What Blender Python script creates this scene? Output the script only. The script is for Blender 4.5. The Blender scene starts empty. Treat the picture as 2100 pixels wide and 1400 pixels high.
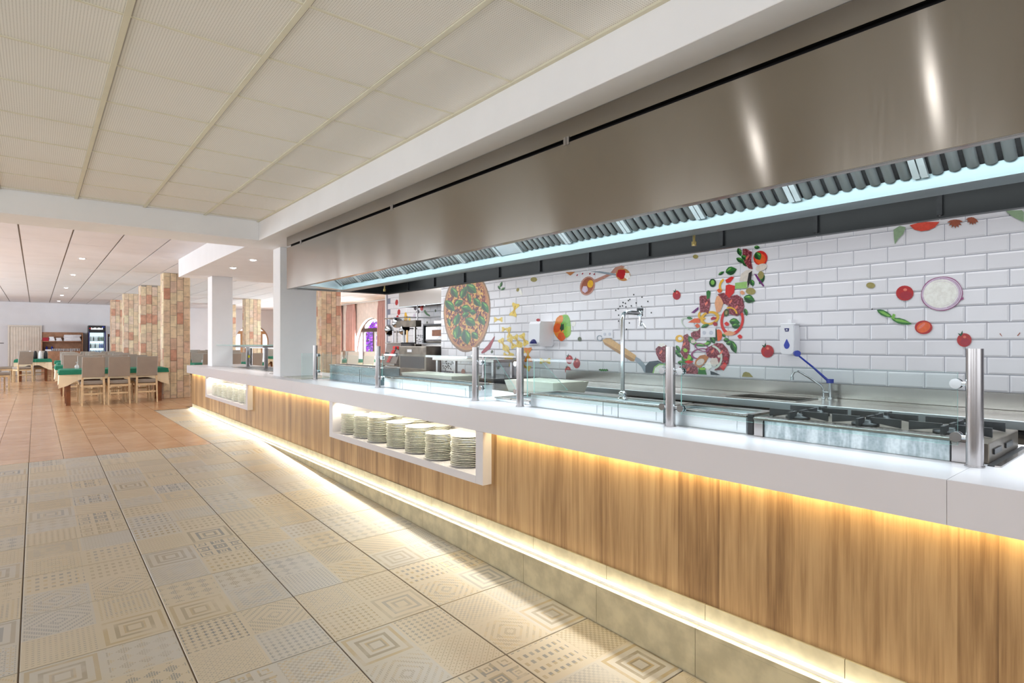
import bpy, math, random
from mathutils import Vector, Matrix
random.seed(7)
C = bpy.context.scene.collection
D = bpy.data
PI = math.pi
# ---------------------------------------------------------------- camera
FPX = 1180.0; YAW = math.atan(976 / FPX); EYE = 1.3
SN, CS = math.sin(YAW), math.cos(YAW)
cam_d = D.cameras.new('camera'); cam = D.objects.new('camera', cam_d); C.objects.link(cam)
cam_d.sensor_width = 36.0; cam_d.lens = 36.0 * FPX / 2100.0; cam_d.shift_y = 2 / 2100.0
cam_d.clip_start = 0.05; cam_d.clip_end = 200
cam.location = (0, 0, EYE); cam.rotation_euler = (PI / 2, 0, -YAW)
sc = bpy.context.scene
sc.camera = cam
# ---------------------------------------------------------------- world, lights, exposure
sc.view_settings.view_transform = 'Standard'
sc.view_settings.look = 'None'
sc.view_settings.exposure = 0.12
sc.view_settings.gamma = 1.0
sc.view_settings.use_curve_mapping = False
sc.cycles.max_bounces = 8; sc.cycles.diffuse_bounces = 4; sc.cycles.glossy_bounces = 4
sc.cycles.transmission_bounces = 6; sc.cycles.transparent_max_bounces = 12
sc.cycles.caustics_reflective = False; sc.cycles.caustics_refractive = False
sc.cycles.sample_clamp_indirect = 6.0
w = D.worlds.new('daylight'); sc.world = w; w.use_nodes = True
w.node_tree.nodes['Background'].inputs[0].default_value = (0.93, 0.96, 1.0, 1)
w.node_tree.nodes['Background'].inputs[1].default_value = 1.3

def area(name, loc, rot, sx, sy, power, col=(1, 1, 1), spread=None):
    l = D.lights.new(name, 'AREA'); l.shape = 'RECTANGLE'; l.size = sx; l.size_y = sy
    l.energy = power; l.color = col
    if spread: l.spread = spread
    o = D.objects.new(name, l); C.objects.link(o); o.location = loc; o.rotation_euler = rot
    return o
WARM = (1.0, 0.955, 0.90); COOL = (0.80, 0.93, 1.0)
# daylight through the windows of the walls behind and left of the camera
for i, y in enumerate((-1.2, 2.6, 6.2)):
    area('window_light', (-4.85, y, 1.75), (0, -PI / 2 - 0.6, 0), 1.9, 2.0, 44, (0.90, 0.95, 1.0))
area('window_light', (0.0, -3.35, 1.7), (PI / 2 + 0.6, 0, 0), 5.0, 1.9, 40, (0.90, 0.95, 1.0))
for i, y in enumerate((11, 15.5, 20.0, 24.5)):
    area('window_light', (-4.85, y, 1.75), (0, -PI / 2 - 0.15, 0), 1.9, 2.4, (100, 165, 165, 165)[i], (0.80, 0.91, 1.0))
for i, y in enumerate((15.6, 20.9, 25.6)):
    area('window_light', (11.2, y, 1.5), (0, PI / 2, 0), 2.6, 3.0, 900, (0.86, 0.93, 1.0))
# tube lights inside the extractor hood, hidden behind its rim; then added fills for filters and kitchen
area('hood_tube_light', (3.30, 3.3, 2.03), (0, 0, 0), 0.24, 7.0, 64, COOL, 1.9)
area('hood_front_light', (2.385, 3.0, 2.16), (0, 0, 0), 0.06, 7.6, 52, COOL)
area('filter_fill_light', (2.362, 3.0, 2.02), (0, -PI / 2 - 0.95, 0), 0.03, 7.6, 13, COOL)  # added lamp without a real fixture, brightens the filters from below
area('kitchen_fill_light', (4.25, 3.2, 2.55), (0, 0.15, 0), 0.5, 8.0, 46, (0.95, 0.97, 1.0))  # added unseen lamp, brightens the tiled wall and the bench
area('kitchen_fill_light', (4.3, 9.6, 2.54), (0, 0, 0), 1.0, 2.4, 55, (0.93, 0.97, 1.0))  # added unseen fill lamp over the rear kitchen
# warm strips: under the counter apron, in the plate niches
for y0, y1 in ((-0.9, 3.08), (5.85, 8.70), (11.5, 12.9)):
    area('apron_light', (2.366, (y0 + y1) / 2, 0.71), (0, -0.45, 0), 0.02, y1 - y0, 3.0 * (y1 - y0), (1.0, 0.82, 0.42))
for y0, y1 in ((3.25, 5.66), (8.88, 11.30)):
    area('niche_light', (2.385, (y0 + y1) / 2, 0.688), (0, -0.45, 0), 0.03, y1 - y0, 5.5 * (y1 - y0), (1.0, 0.94, 0.74))
area('plinth_light', (2.352, 6.0, 0.045), (0, PI * 0.47, 0), 0.012, 13.6, 32, (1.0, 0.95, 0.82))

# ---------------------------------------------------------------- node helpers
class X_:
    """a value in a shader node tree; arithmetic makes Math nodes"""
    def __init__(s, nt, v): s.nt = nt; s.v = v
    def _m(s, op, *a):
        n = s.nt.nodes.new('ShaderNodeMath'); n.operation = op
        for i, q in enumerate((s,) + a):
            q = q.v if isinstance(q, X_) else q
            if isinstance(q, (int, float)): n.inputs[i].default_value = q
            else: s.nt.links.new(q, n.inputs[i])
        return X_(s.nt, n.outputs[0])
    def __add__(s, o): return s._m('ADD', o)
    def __sub__(s, o): return s._m('SUBTRACT', o)
    def __mul__(s, o): return s._m('MULTIPLY', o)
    def __truediv__(s, o): return s._m('DIVIDE', o)
    def gt(s, o): return s._m('GREATER_THAN', o)
    def lt(s, o): return s._m('LESS_THAN', o)
    def abs(s): return s._m('ABSOLUTE')
    def fr(s): return s._m('FRACT')
    def fl(s): return s._m('FLOOR')
    def sqrt(s): return s._m('SQRT')
    def mx(s, o): return s._m('MAXIMUM', o)
    def mn(s, o): return s._m('MINIMUM', o)
    def smooth(s, a, b):
        n = s.nt.nodes.new('ShaderNodeMapRange'); n.interpolation_type = 'SMOOTHSTEP'
        s.nt.links.new(s.v, n.inputs[0]); n.inputs[1].default_value = a; n.inputs[2].default_value = b
        return X_(s.nt, n.outputs[0])

def newmat(name):
    m = D.materials.new(name); m.use_nodes = True
    return m, m.node_tree, m.node_tree.nodes['Principled BSDF']

def coords(nt, kind='pos'):
    if kind == 'pos':
        n = nt.nodes.new('ShaderNodeNewGeometry'); o = n.outputs['Position']
    else:
        n = nt.nodes.new('ShaderNodeTexCoord'); o = n.outputs['Object']
    s = nt.nodes.new('ShaderNodeSeparateXYZ'); nt.links.new(o, s.inputs[0])
    return o, [X_(nt, s.outputs[i]) for i in range(3)]

def comb(nt, x, y, z=0.0):
    c = nt.nodes.new('ShaderNodeCombineXYZ')
    for i, q in enumerate((x, y, z)):
        q = q.v if isinstance(q, X_) else q
        if isinstance(q, (int, float)): c.inputs[i].default_value = q
        else: nt.links.new(q, c.inputs[i])
    return c.outputs[0]

def noise(nt, vec, scale, detail=3, rough=0.55):
    n = nt.nodes.new('ShaderNodeTexNoise'); n.inputs['Scale'].default_value = scale
    n.inputs['Detail'].default_value = detail; n.inputs['Roughness'].default_value = rough
    nt.links.new(vec, n.inputs['Vector']); return X_(nt, n.outputs['Fac'])

def white(nt, vec):
    n = nt.nodes.new('ShaderNodeTexWhiteNoise'); n.noise_dimensions = '3D'
    nt.links.new(vec, n.inputs['Vector'])
    s = nt.nodes.new('ShaderNodeSeparateColor'); nt.links.new(n.outputs['Color'], s.inputs[0])
    return [X_(nt, s.outputs[i]) for i in range(3)]

def mixc(nt, fac, a, b):
    n = nt.nodes.new('ShaderNodeMix'); n.data_type = 'RGBA'
    f = fac.v if isinstance(fac, X_) else fac
    if isinstance(f, (int, float)): n.inputs[0].default_value = f
    else: nt.links.new(f, n.inputs[0])
    for i, q in ((6, a), (7, b)):
        if isinstance(q, tuple): n.inputs[i].default_value = (*q[:3], 1)
        else: nt.links.new(q, n.inputs[i])
    return n.outputs[2]

def ramp(nt, fac, stops):
    n = nt.nodes.new('ShaderNodeValToRGB'); nt.links.new(fac.v, n.inputs[0])
    e = n.color_ramp.elements
    while len(e) < len(stops): e.new(0.5)
    for k, (p, c) in enumerate(stops): e[k].position = p; e[k].color = (*c, 1)
    return n.outputs[0]

def bump(nt, bs, h, strength=0.3, dist=0.002):
    n = nt.nodes.new('ShaderNodeBump'); n.inputs['Strength'].default_value = strength
    n.inputs['Distance'].default_value = dist
    nt.links.new(h.v, n.inputs['Height']); nt.links.new(n.outputs[0], bs.inputs['Normal'])

def srgb(r, g, b):
    f = lambda c: (c / 255 / 12.92) if c <= 10 else ((c / 255 + 0.055) / 1.055) ** 2.4
    return (f(r), f(g), f(b))

MATS = {}
def simple(name, col, rough=0.5, metal=0.0, var=0.05, scale=6.0, bmp=0.0, spec=0.5, bscale=None):
    m, nt, bs = newmat(name)
    vec, _ = coords(nt)
    n = noise(nt, vec, scale)
    a = tuple(max(0, c * (1 - var)) for c in col); b = tuple(min(1, c * (1 + var)) for c in col)
    nt.links.new(mixc(nt, n.smooth(0.3, 0.7), a, b), bs.inputs['Base Color'])
    bs.inputs['Roughness'].default_value = rough; bs.inputs['Metallic'].default_value = metal
    bs.inputs['Specular IOR Level'].default_value = spec
    if bmp: bump(nt, bs, noise(nt, vec, bscale or scale * 8), bmp)
    MATS[name] = m
    return m

def emit(name, col, strength):
    m, nt, bs = newmat(name)
    bs.inputs['Base Color'].default_value = (*col, 1)
    bs.inputs['Emission Color'].default_value = (*col, 1); bs.inputs['Emission Strength'].default_value = strength
    MATS[name] = m; return m

def steel(name, col, rough, axis='y', wob=0.0, streak=0.10, aniso=0.5, arot=0.0):
    """brushed stainless steel, brushed along an axis"""
    m, nt, bs = newmat(name)
    vec, (x, y, z) = coords(nt)
    s = {'y': (60, 2.0, 60), 'z': (60, 60, 1.5), 'x': (2.0, 60, 60)}[axis]
    g = noise(nt, comb(nt, x * s[0], y * s[1], z * s[2]), 3.0, 2)
    big = noise(nt, comb(nt, x, y * 0.5, z * 0.8), 1.3, 2)
    a = tuple(c * (1 - streak) for c in col); b = tuple(min(1, c * (1 + streak)) for c in col)
    nt.links.new(mixc(nt, g * 0.5 + big * 0.5, a, b), bs.inputs['Base Color'])
    bs.inputs['Metallic'].default_value = 1.0
    nt.links.new((g * 0.06 + (rough - 0.03)).v, bs.inputs['Roughness'])
    bs.inputs['Anisotropic'].default_value = aniso; bs.inputs['Anisotropic Rotation'].default_value = arot
    if wob:
        lo = noise(nt, comb(nt, x, y * 0.8, z * 0.5), 1.1, 1)
        bump(nt, bs, lo, 1.0, wob)
    MATS[name] = m; return m

# ---------------------------------------------------------------- materials
simple('white_laminate', srgb(219, 214, 217), 0.28, var=0.01, scale=2)
simple('white_plaster', srgb(246, 245, 246), 0.75, var=0.015, scale=3, bmp=0.1)
simple('far_wall_paint', srgb(226, 224, 227), 0.85, var=0.02, scale=2)
simple('grout', srgb(120, 104, 88), 0.9)
simple('wall_grout', srgb(138, 142, 158), 0.9)
simple('tile_glaze', srgb(238, 237, 240), 0.22, var=0.012, scale=3)
simple('tbar', srgb(226, 220, 198), 0.5, var=0.02)
simple('black_gap', (0.006, 0.005, 0.005), 0.9)
simple('black_iron', (0.022, 0.024, 0.027), 0.42, var=0.3, scale=30)
simple('black_plastic', (0.02, 0.02, 0.022), 0.4)
simple('stone', srgb(196, 183, 150), 0.55, var=0.16, scale=9, bmp=0.15)
simple('vinyl', srgb(158, 148, 138), 0.45, var=0.04, scale=5)
simple('beech', srgb(218, 190, 150), 0.45, var=0.10, scale=14)
simple('dark_wood', srgb(128, 72, 34), 0.4, var=0.2, scale=12)
simple('cream_cloth', srgb(246, 228, 196), 0.9, var=0.04, scale=5)
simple('green_cloth', srgb(38, 128, 100), 0.85, var=0.06, scale=8)
simple('curtain', srgb(214, 172, 166), 0.85, var=0.05)
simple('porcelain', srgb(245, 242, 228), 0.15, var=0.01)
simple('white_plastic', srgb(240, 241, 244), 0.3, var=0.01)
simple('blue_plastic', srgb(14, 52, 170), 0.3)
simple('navy_plastic', srgb(20, 26, 100), 0.35)
simple('red_plastic', srgb(214, 40, 42), 0.4)
simple('red_card', srgb(170, 30, 50), 0.6)
simple('shelf_wood', srgb(168, 122, 92), 0.5, var=0.15, scale=10)
simple('yellow_sticker', srgb(232, 222, 30), 0.5)
simple('brass', srgb(160, 140, 90), 0.3, metal=1.0)
simple('towel', srgb(240, 238, 242), 0.95, bmp=0.3)
simple('window_frame', srgb(70, 52, 46), 0.5)
simple('window_wood', srgb(190, 142, 96), 0.5)
simple('door_paint', srgb(226, 214, 200), 0.6)
simple('frosted', srgb(176, 174, 160), 0.25, var=0.06)
simple('grease_steel', srgb(120, 112, 102), 0.4, metal=0.9, var=0.25, scale=5)
simple('bougainvillea', srgb(160, 60, 220), 0.7, var=0.25, scale=12)
simple('foliage', srgb(96, 120, 84), 0.8, var=0.3, scale=9)
simple('outdoor_ground', srgb(210, 200, 190), 0.9)
simple('peach_plaster', srgb(240, 226, 220), 0.8)
for i, c in enumerate(((222, 198, 168), (228, 208, 176), (216, 184, 160), (222, 198, 172), (206, 156, 132), (228, 212, 180), (216, 190, 158), (224, 200, 180))):
    simple('brick_%d' % i, srgb(*c), 0.85, var=0.14, scale=9, bmp=0.3)
simple('mortar', srgb(176, 168, 160), 0.9)
steel('hood_steel', (0.315, 0.285, 0.25), 0.16, 'z', wob=0.03, streak=0.02, aniso=0.97, arot=0.25)
steel('bench_steel', (0.42, 0.395, 0.37), 0.22, 'y', wob=0.004)
steel('tank_steel', (0.66, 0.72, 0.74), 0.32, 'y')
steel('post_steel', (0.42, 0.40, 0.40), 0.25, 'z')
steel('tank_dark', (0.22, 0.28, 0.30), 0.28, 'y')
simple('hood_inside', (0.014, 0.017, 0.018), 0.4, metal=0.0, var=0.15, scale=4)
steel('gutter_steel', (0.24, 0.30, 0.31), 0.42, 'y')
simple('filter_steel', (0.66, 0.74, 0.75), 0.3, metal=0.55, var=0.02)
simple('chrome', (0.52, 0.55, 0.57), 0.14, metal=1.0, var=0.01)
emit('led_white', (1.0, 0.97, 0.88), 3.0)
emit('led_warm', (1.0, 0.80, 0.45), 2.0)
emit('tube_glow', (0.9, 0.97, 1.0), 6.0)
emit('lamp_glow', (1.0, 0.97, 0.92), 30.0)
emit('fridge_glow', (0.82, 0.93, 1.0), 1.1)
emit('screen_white', (1, 1, 1), 1.2)

def _galv():
    m, nt, bs = newmat('galvanised')
    vec, (x, y, z) = coords(nt)
    v = nt.nodes.new('ShaderNodeTexVoronoi'); v.inputs['Scale'].default_value = 90
    nt.links.new(vec, v.inputs['Vector'])
    st = noise(nt, comb(nt, x * 3, y * 26, z * 5), 1.0, 3)
    f = st.smooth(0.42, 0.66) * 0.7 + X_(nt, v.outputs['Distance']) * 0.3
    nt.links.new(mixc(nt, f, srgb(150, 166, 172), srgb(222, 232, 236)), bs.inputs['Base Color'])
    bs.inputs['Metallic'].default_value = 0.6; bs.inputs['Roughness'].default_value = 0.45
    MATS['galvanised'] = m
_galv()

def _glass():
    m = D.materials.new('guard_glass'); m.use_nodes = True; nt = m.node_tree
    nt.nodes.clear(); out = nt.nodes.new('ShaderNodeOutputMaterial')
    tr = nt.nodes.new('ShaderNodeBsdfTransparent'); tr.inputs[0].default_value = (0.94, 0.985, 0.98, 1)
    gl = nt.nodes.new('ShaderNodeBsdfGlossy'); gl.inputs['Roughness'].default_value = 0.02
    lw = nt.nodes.new('ShaderNodeLayerWeight'); lw.inputs[0].default_value = 0.5
    fc = X_(nt, lw.outputs['Facing']); fr5 = fc._m('POWER', 4.0) * 0.55 + 0.03
    mx = nt.nodes.new('ShaderNodeMixShader')
    nt.links.new(fr5.v, mx.inputs[0]); nt.links.new(tr.outputs[0], mx.inputs[1]); nt.links.new(gl.outputs[0], mx.inputs[2])
    nt.links.new(mx.outputs[0], out.inputs[0]); MATS['guard_glass'] = m
    m = D.materials.new('glass_edge'); m.use_nodes = True; nt = m.node_tree
    bs = nt.nodes['Principled BSDF']; bs.inputs['Base Color'].default_value = (0.42, 0.80, 0.74, 1)
    bs.inputs['Roughness'].default_value = 0.2; bs.inputs['Alpha'].default_value = 0.8
    MATS['glass_edge'] = m
_glass()

def _wood():
    m, nt, bs = newmat('oak_panel')
    vec, (x, y, z) = coords(nt)
    yy = y + noise(nt, comb(nt, 0.0, y * 0.0, z * 0.6), 1.0, 1) * 0.02
    pl = (yy / 0.11).fl()
    r = white(nt, comb(nt, pl, 3.0, 1.0))
    pl2 = ((yy + 0.045) / 0.37).fl()
    r2 = white(nt, comb(nt, pl2, 9.0, 1.0))
    grain = noise(nt, comb(nt, 0.0, yy * 38, z * 1.6 + r[1] * 20), 1.0, 5, 0.6)
    fine = noise(nt, comb(nt, 0.0, yy * 150, z * 4), 1.0, 2)
    wav = noise(nt, comb(nt, 0.0, yy * 9, z * 1.1 + r2[1] * 9), 1.0, 3)
    f = grain * 0.42 + r[0] * 0.16 + fine * 0.12 + wav * 0.34
    col = ramp(nt, f, [(0.32, srgb(104, 74, 46)), (0.44, srgb(150, 114, 74)), (0.56, srgb(180, 144, 100)), (0.72, srgb(198, 164, 118))])
    nt.links.new(col, bs.inputs['Base Color']); bs.inputs['Roughness'].default_value = 0.5
    MATS['oak_panel'] = m
_wood()

def _terracotta():
    m, nt, bs = newmat('terracotta')
    vec, (x, y, z) = coords(nt)
    r = white(nt, comb(nt, ((x - 1.74) / 0.3).fl(), ((y - 8.15) / 0.3).fl(), 0.0))
    n = noise(nt, vec, 7, 4)
    f = r[0] * 0.35 + n * 0.65
    nt.links.new(ramp(nt, f, [(0.25, srgb(192, 146, 108)), (0.55, srgb(206, 162, 122)), (0.8, srgb(216, 178, 142))]), bs.inputs['Base Color'])
    bs.inputs['Roughness'].default_value = 0.2; bs.inputs['Specular IOR Level'].default_value = 0.6
    MATS['terracotta'] = m
_terracotta()

def _ceiling_tile():
    m, nt, bs = newmat('perforated_tile')
    vec, (x, y, z) = coords(nt)
    a = (x / 0.0125).fr() - 0.5; b = (y / 0.0125).fr() - 0.5
    d = (a * a + b * b).sqrt()
    hole = d.lt(0.22)
    n = noise(nt, vec, 1.5, 3)
    base = mixc(nt, n, srgb(240, 236, 228), srgb(246, 243, 237))
    nt.links.new(mixc(nt, hole * 0.6, base, srgb(160, 152, 140)), bs.inputs['Base Color'])
    bs.inputs['Roughness'].default_value = 0.8
    MATS['perforated_tile'] = m
    simple('ceiling_plank', srgb(240, 240, 246), 0.8, var=0.02, scale=2)
_ceiling_tile()

def _patchwork():
    """patchwork-printed floor tiles: each 30 cm field carries one of several faded prints"""
    m, nt, bs = newmat('patchwork_tile')
    vec, (x, y, z) = coords(nt)
    px = (x - 1.74 + 30) / 0.3; py = (y - 8.15 + 30) / 0.3
    cx, cy = px.fl(), py.fl()
    a, b = px.fr(), py.fr()
    R = white(nt, comb(nt, cx, cy, 5.0)); Q = white(nt, comb(nt, cx, cy, 11.0))
    A, B = (a - 0.5).abs(), (b - 0.5).abs()
    def pix(q, n): return (q * n).fl() / n
    ap, bp = pix(a, 32), pix(b, 32)
    Ap, Bp = (ap - 0.484).abs(), (bp - 0.484).abs()
    fine = ((a * 32).fr().gt(0.28)) * ((b * 32).fr().gt(0.28))
    P = []
    P.append((Ap.mx(Bp) * 7.0).fr().gt(0.62) * Ap.mx(Bp).gt(0.10))                                  # concentric squares
    P.append(((Ap + Bp) * 6.4).fr().gt(0.52) * fine)                            # concentric diamonds
    P.append((((ap + bp) * 5.0).fr().gt(0.5)) * fine)                           # diagonal bands
    P.append(((a * 14).fr().lt(0.5)) * ((b * 14).fr().lt(0.34)))              # dots
    P.append(((((ap - bp) * 8 + 8).fr().gt(0.66)).mx(((ap + bp) * 8).fr().gt(0.66))) * fine)   # lattice
    P.append((((ap * 4).fr() - 0.5).abs() + ((bp * 4).fr() - 0.5).abs()).gt(0.62) * fine)   # small diamonds
    P.append((((a * 9).fr() - 0.5).abs().mn(((b * 9).fr() - 0.5).abs()).lt(0.12)) * (((a * 9).fr() - 0.5).abs().mx(((b * 9).fr() - 0.5).abs()).lt(0.34)))   # crosses
    P.append((((a * 20).fl() + (b * 20).fl()) / 2).fr().gt(0.25) * 0.7)         # chequer
    P.append(((((ap * 16).fl() * 0.5).fr().gt(0.2)) * ((bp * 5.0).fr().gt(0.55))))   # dashes
    P.append((((ap * 3).fr() - 0.5).abs().mx(((bp * 3).fr() - 0.5).abs()) * 7).fr().gt(0.55))   # small squares
    n = len(P); tot = None
    for i, p in enumerate(P):
        sel = R[0].gt(i / n) * R[0].lt((i + 1) / n) * p
        tot = sel if tot is None else tot + sel
    marg = A.lt(0.46) * B.lt(0.46)
    fade = noise(nt, vec, 5.5, 4).smooth(0.22, 0.52)
    ink = tot * marg * fade * (R[2] * 0.35 + 0.42)
    cloud = noise(nt, vec, 3.0, 4)
    base = mixc(nt, R[1].gt(0.52), srgb(204, 190, 166), srgb(196, 190, 180))
    base = mixc(nt, cloud.smooth(0.3, 0.75) * 0.5, base, srgb(200, 186, 158))
    blue = mixc(nt, Q[0].gt(0.55), srgb(104, 110, 116), srgb(136, 118, 84))
    alt = (Ap.mx(Bp) * 4.5).fr().gt(0.5)
    inkc = mixc(nt, alt * Q[1], blue, srgb(196, 164, 96))
    nt.links.new(mixc(nt, ink, base, inkc), bs.inputs['Base Color'])
    bs.inputs['Roughness'].default_value = 0.38
    bump(nt, bs, noise(nt, vec, 14, 3), 0.12, 0.002)
    MATS['patchwork_tile'] = m
_patchwork()

def _pizza():
    m, nt, bs = newmat('pizza_print')
    vec, (x, y, z) = coords(nt)
    n1 = noise(nt, vec, 11, 5, 0.75); n2 = noise(nt, vec, 30, 3)
    v = nt.nodes.new('ShaderNodeTexVoronoi'); v.inputs['Scale'].default_value = 7
    nt.links.new(vec, v.inputs['Vector'])
    col = ramp(nt, n1 * 0.6 + n2 * 0.4, [(0.42, srgb(48, 12, 14)), (0.475, srgb(128, 30, 22)), (0.505, srgb(190, 96, 36)), (0.535, srgb(232, 190, 96)), (0.60, srgb(228, 184, 84)), (0.66, srgb(120, 34, 26))])
    ham = X_(nt, v.outputs['Distance']).lt(0.24)
    col = mixc(nt, ham * 0.75, col, srgb(132, 34, 36))
    nt.links.new(col, bs.inputs['Base Color']); bs.inputs['Roughness'].default_value = 0.3
    MATS['pizza_print'] = m
    m, nt, bs = newmat('meat_print')
    vec, _ = coords(nt); n = noise(nt, vec, 60, 3, 0.7)
    nt.links.new(ramp(nt, n, [(0.35, srgb(84, 18, 28)), (0.5, srgb(128, 34, 44)), (0.6, srgb(178, 96, 110))]), bs.inputs['Base Color'])
    bs.inputs['Roughness'].default_value = 0.3; MATS['meat_print'] = m
_pizza()
PRINT = {'tomato': (184, 24, 28), 'tomato_light': (232, 120, 100), 'leaf': (40, 116, 44), 'leaf_dark': (14, 64, 28), 'leaf_light': (128, 190, 80),
 'pasta': (238, 208, 92), 'pasta_dark': (214, 172, 50), 'orange': (238, 142, 50), 'chili': (168, 22, 44), 'onion': (250, 248, 238), 'onion_edge': (150, 70, 120), 'onion_mid': (214, 196, 214),
 'red_pepper': (216, 36, 30), 'yellow_pepper': (234, 180, 40), 'carrot': (232, 96, 36), 'cucumber': (150, 196, 110), 'mushroom': (222, 212, 200), 'brown': (188, 122, 70),
 'olive': (160, 148, 86), 'olive_dark': (70, 84, 40), 'pepper_corn': (30, 26, 26), 'handle_wood': (216, 174, 112), 'knife': (150, 162, 172), 'copper': (190, 140, 124), 'board': (140, 104, 70),
 'crust': (196, 138, 80), 'ring_onion': (206, 220, 204), 'aubergine': (60, 70, 80), 'spice_brown': (160, 90, 66), 'bay': (146, 170, 136), 'spice_red': (226, 84, 66), 'purple': (110, 30, 110), 'lime': (150, 200, 60), 'grape': (52, 38, 56), 'shade': (206, 210, 220), 'logo_white': (250, 250, 250), 'handle_shadow': (170, 130, 80), 'peach': (232, 166, 120)}
for k, c in PRINT.items(): simple('print_' + k, srgb(*c), 0.3, var=0.08, scale=40)

# ---------------------------------------------------------------- mesh helpers
class MB:
    def __init__(s): s.v = []; s.f = []; s.mi = []; s.sm = []
    def add(s, vs, fs, mi=0, smooth=False):
        o = len(s.v); s.v += [tuple(q) for q in vs]
        s.f += [tuple(i + o for i in f) for f in fs]; s.mi += [mi] * len(fs); s.sm += [smooth] * len(fs)
        return s
    def box(s, x0, x1, y0, y1, z0, z1, mi=0, ch=0.0):
        if ch and min(x1 - x0, y1 - y0, z1 - z0) > 2.2 * ch:
            return s.cbox(x0, x1, y0, y1, z0, z1, ch, mi)
        v = [(x0, y0, z0), (x1, y0, z0), (x1, y1, z0), (x0, y1, z0), (x0, y0, z1), (x1, y0, z1), (x1, y1, z1), (x0, y1, z1)]
        f = [(0, 3, 2, 1), (4, 5, 6, 7), (0, 1, 5, 4), (1, 2, 6, 5), (2, 3, 7, 6), (3, 0, 4, 7)]
        return s.add(v, f, mi)
    def cbox(s, x0, x1, y0, y1, z0, z1, c, mi=0):
        v = []; X = (x0, x1); Y = (y0, y1); Z = (z0, z1); sg = (1, -1); idx = {}
        for i in (0, 1):
            for j in (0, 1):
                for k in (0, 1):
                    bx, by, bz = X[i], Y[j], Z[k]; dx, dy, dz = c * sg[i], c * sg[j], c * sg[k]
                    idx[i, j, k] = len(v)
                    v += [(bx, by + dy, bz + dz), (bx + dx, by, bz + dz), (bx + dx, by + dy, bz)]
        f = []
        for i in (0, 1):
            q = [(i, 0, 0), (i, 1, 0), (i, 1, 1), (i, 0, 1)]; q = q if i else q[::-1]; f.append(tuple(idx[t] for t in q))
            q = [(0, i, 0), (1, i, 0), (1, i, 1), (0, i, 1)]; q = q[::-1] if i else q; f.append(tuple(idx[t] + 1 for t in q))
            q = [(0, 0, i), (1, 0, i), (1, 1, i), (0, 1, i)]; q = q if i else q[::-1]; f.append(tuple(idx[t] + 2 for t in q))
        for a in (0, 1):
            for b in (0, 1):
                p, q = idx[0, a, b], idx[1, a, b]; f.append((p + 1, q + 1, q + 2, p + 2) if a == b else (p + 2, q + 2, q + 1, p + 1))
                p, q = idx[a, 0, b], idx[a, 1, b]; f.append((p + 2, q + 2, q, p) if a == b else (p, q, q + 2, p + 2))
                p, q = idx[a, b, 0], idx[a, b, 1]; f.append((p, q, q + 1, p + 1) if a == b else (p + 1, q + 1, q, p))
        for i in (0, 1):
            for j in (0, 1):
                for k in (0, 1):
                    p = idx[i, j, k]; f.append((p, p + 1, p + 2) if (i + j + k) % 2 else (p + 2, p + 1, p))
        return s.add(v, f, mi)
    def cyl(s, p0, p1, r0, r1=None, n=12, mi=0, caps=True, smooth=True):
        r1 = r0 if r1 is None else r1
        p0, p1 = Vector(p0), Vector(p1); d = (p1 - p0).normalized()
        u = d.orthogonal().normalized(); w_ = d.cross(u)
        vs = []
        for p, r in ((p0, r0), (p1, r1)):
            for k in range(n):
                a = 2 * PI * k / n; vs.append(p + (u * math.cos(a) + w_ * math.sin(a)) * r)
        s.add(vs, [(k, (k + 1) % n, n + (k + 1) % n, n + k) for k in range(n)], mi, smooth)
        if caps:
            s.add(vs[:n], [tuple(range(n))[::-1]], mi); s.add(vs[n:], [tuple(range(n))], mi)
        return s
    def tube(s, pts, r, n=8, mi=0):
        pts = [Vector(p) for p in pts]; rings = []; ref = None
        for i, p in enumerate(pts):
            d = (pts[min(i + 1, len(pts) - 1)] - pts[max(i - 1, 0)]).normalized()
            if ref is None: ref = d.orthogonal().normalized()
            u = (ref - d * ref.dot(d)).normalized(); ref = u; w_ = d.cross(u)
            rr = r[i] if isinstance(r, (list, tuple)) else r
            rings.append([p + (u * math.cos(2 * PI * k / n) + w_ * math.sin(2 * PI * k / n)) * rr for k in range(n)])
        vs = [q for g in rings for q in g]; fs = []
        for i in range(len(rings) - 1):
            for k in range(n):
                fs.append((i * n + k, i * n + (k + 1) % n, (i + 1) * n + (k + 1) % n, (i + 1) * n + k))
        s.add(vs, fs, mi, True)
        s.add(rings[0], [tuple(range(n))[::-1]], mi); s.add(rings[-1], [tuple(range(n))], mi)
        return s
    def lathe(s, prof, c=(0, 0, 0), n=20, mi=0, smooth=True):
        vs = []
        for r, z in prof:
            for k in range(n):
                a = 2 * PI * k / n; vs.append((c[0] + r * math.cos(a), c[1] + r * math.sin(a), c[2] + z))
        fs = []
        for i in range(len(prof) - 1):
            for k in range(n): fs.append((i * n + k, i * n + (k + 1) % n, (i + 1) * n + (k + 1) % n, (i + 1) * n + k))
        s.add(vs, fs, mi, smooth)
        if prof[0][0] > 1e-4: s.add(vs[:n], [tuple(range(n))[::-1]], mi)
        if prof[-1][0] > 1e-4: s.add(vs[-n:], [tuple(range(n))], mi)
        return s
    def prism(s, poly, axis, a, b, mi=0, mis=None):
        """poly: 2-D points in the other two axes, extruded along axis from a to b"""
        def p3(q, t): return {'x': (t, q[0], q[1]), 'y': (q[0], t, q[1]), 'z': (q[0], q[1], t)}[axis]
        n = len(poly); vs = [p3(q, a) for q in poly] + [p3(q, b) for q in poly]
        s.add(vs, [tuple(range(n)), tuple(range(2 * n - 1, n - 1, -1))], mi)
        s.add(vs, [(k, n + k, n + (k + 1) % n, (k + 1) % n) for k in range(n)], mi if mis is None else mis)
        return s

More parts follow.
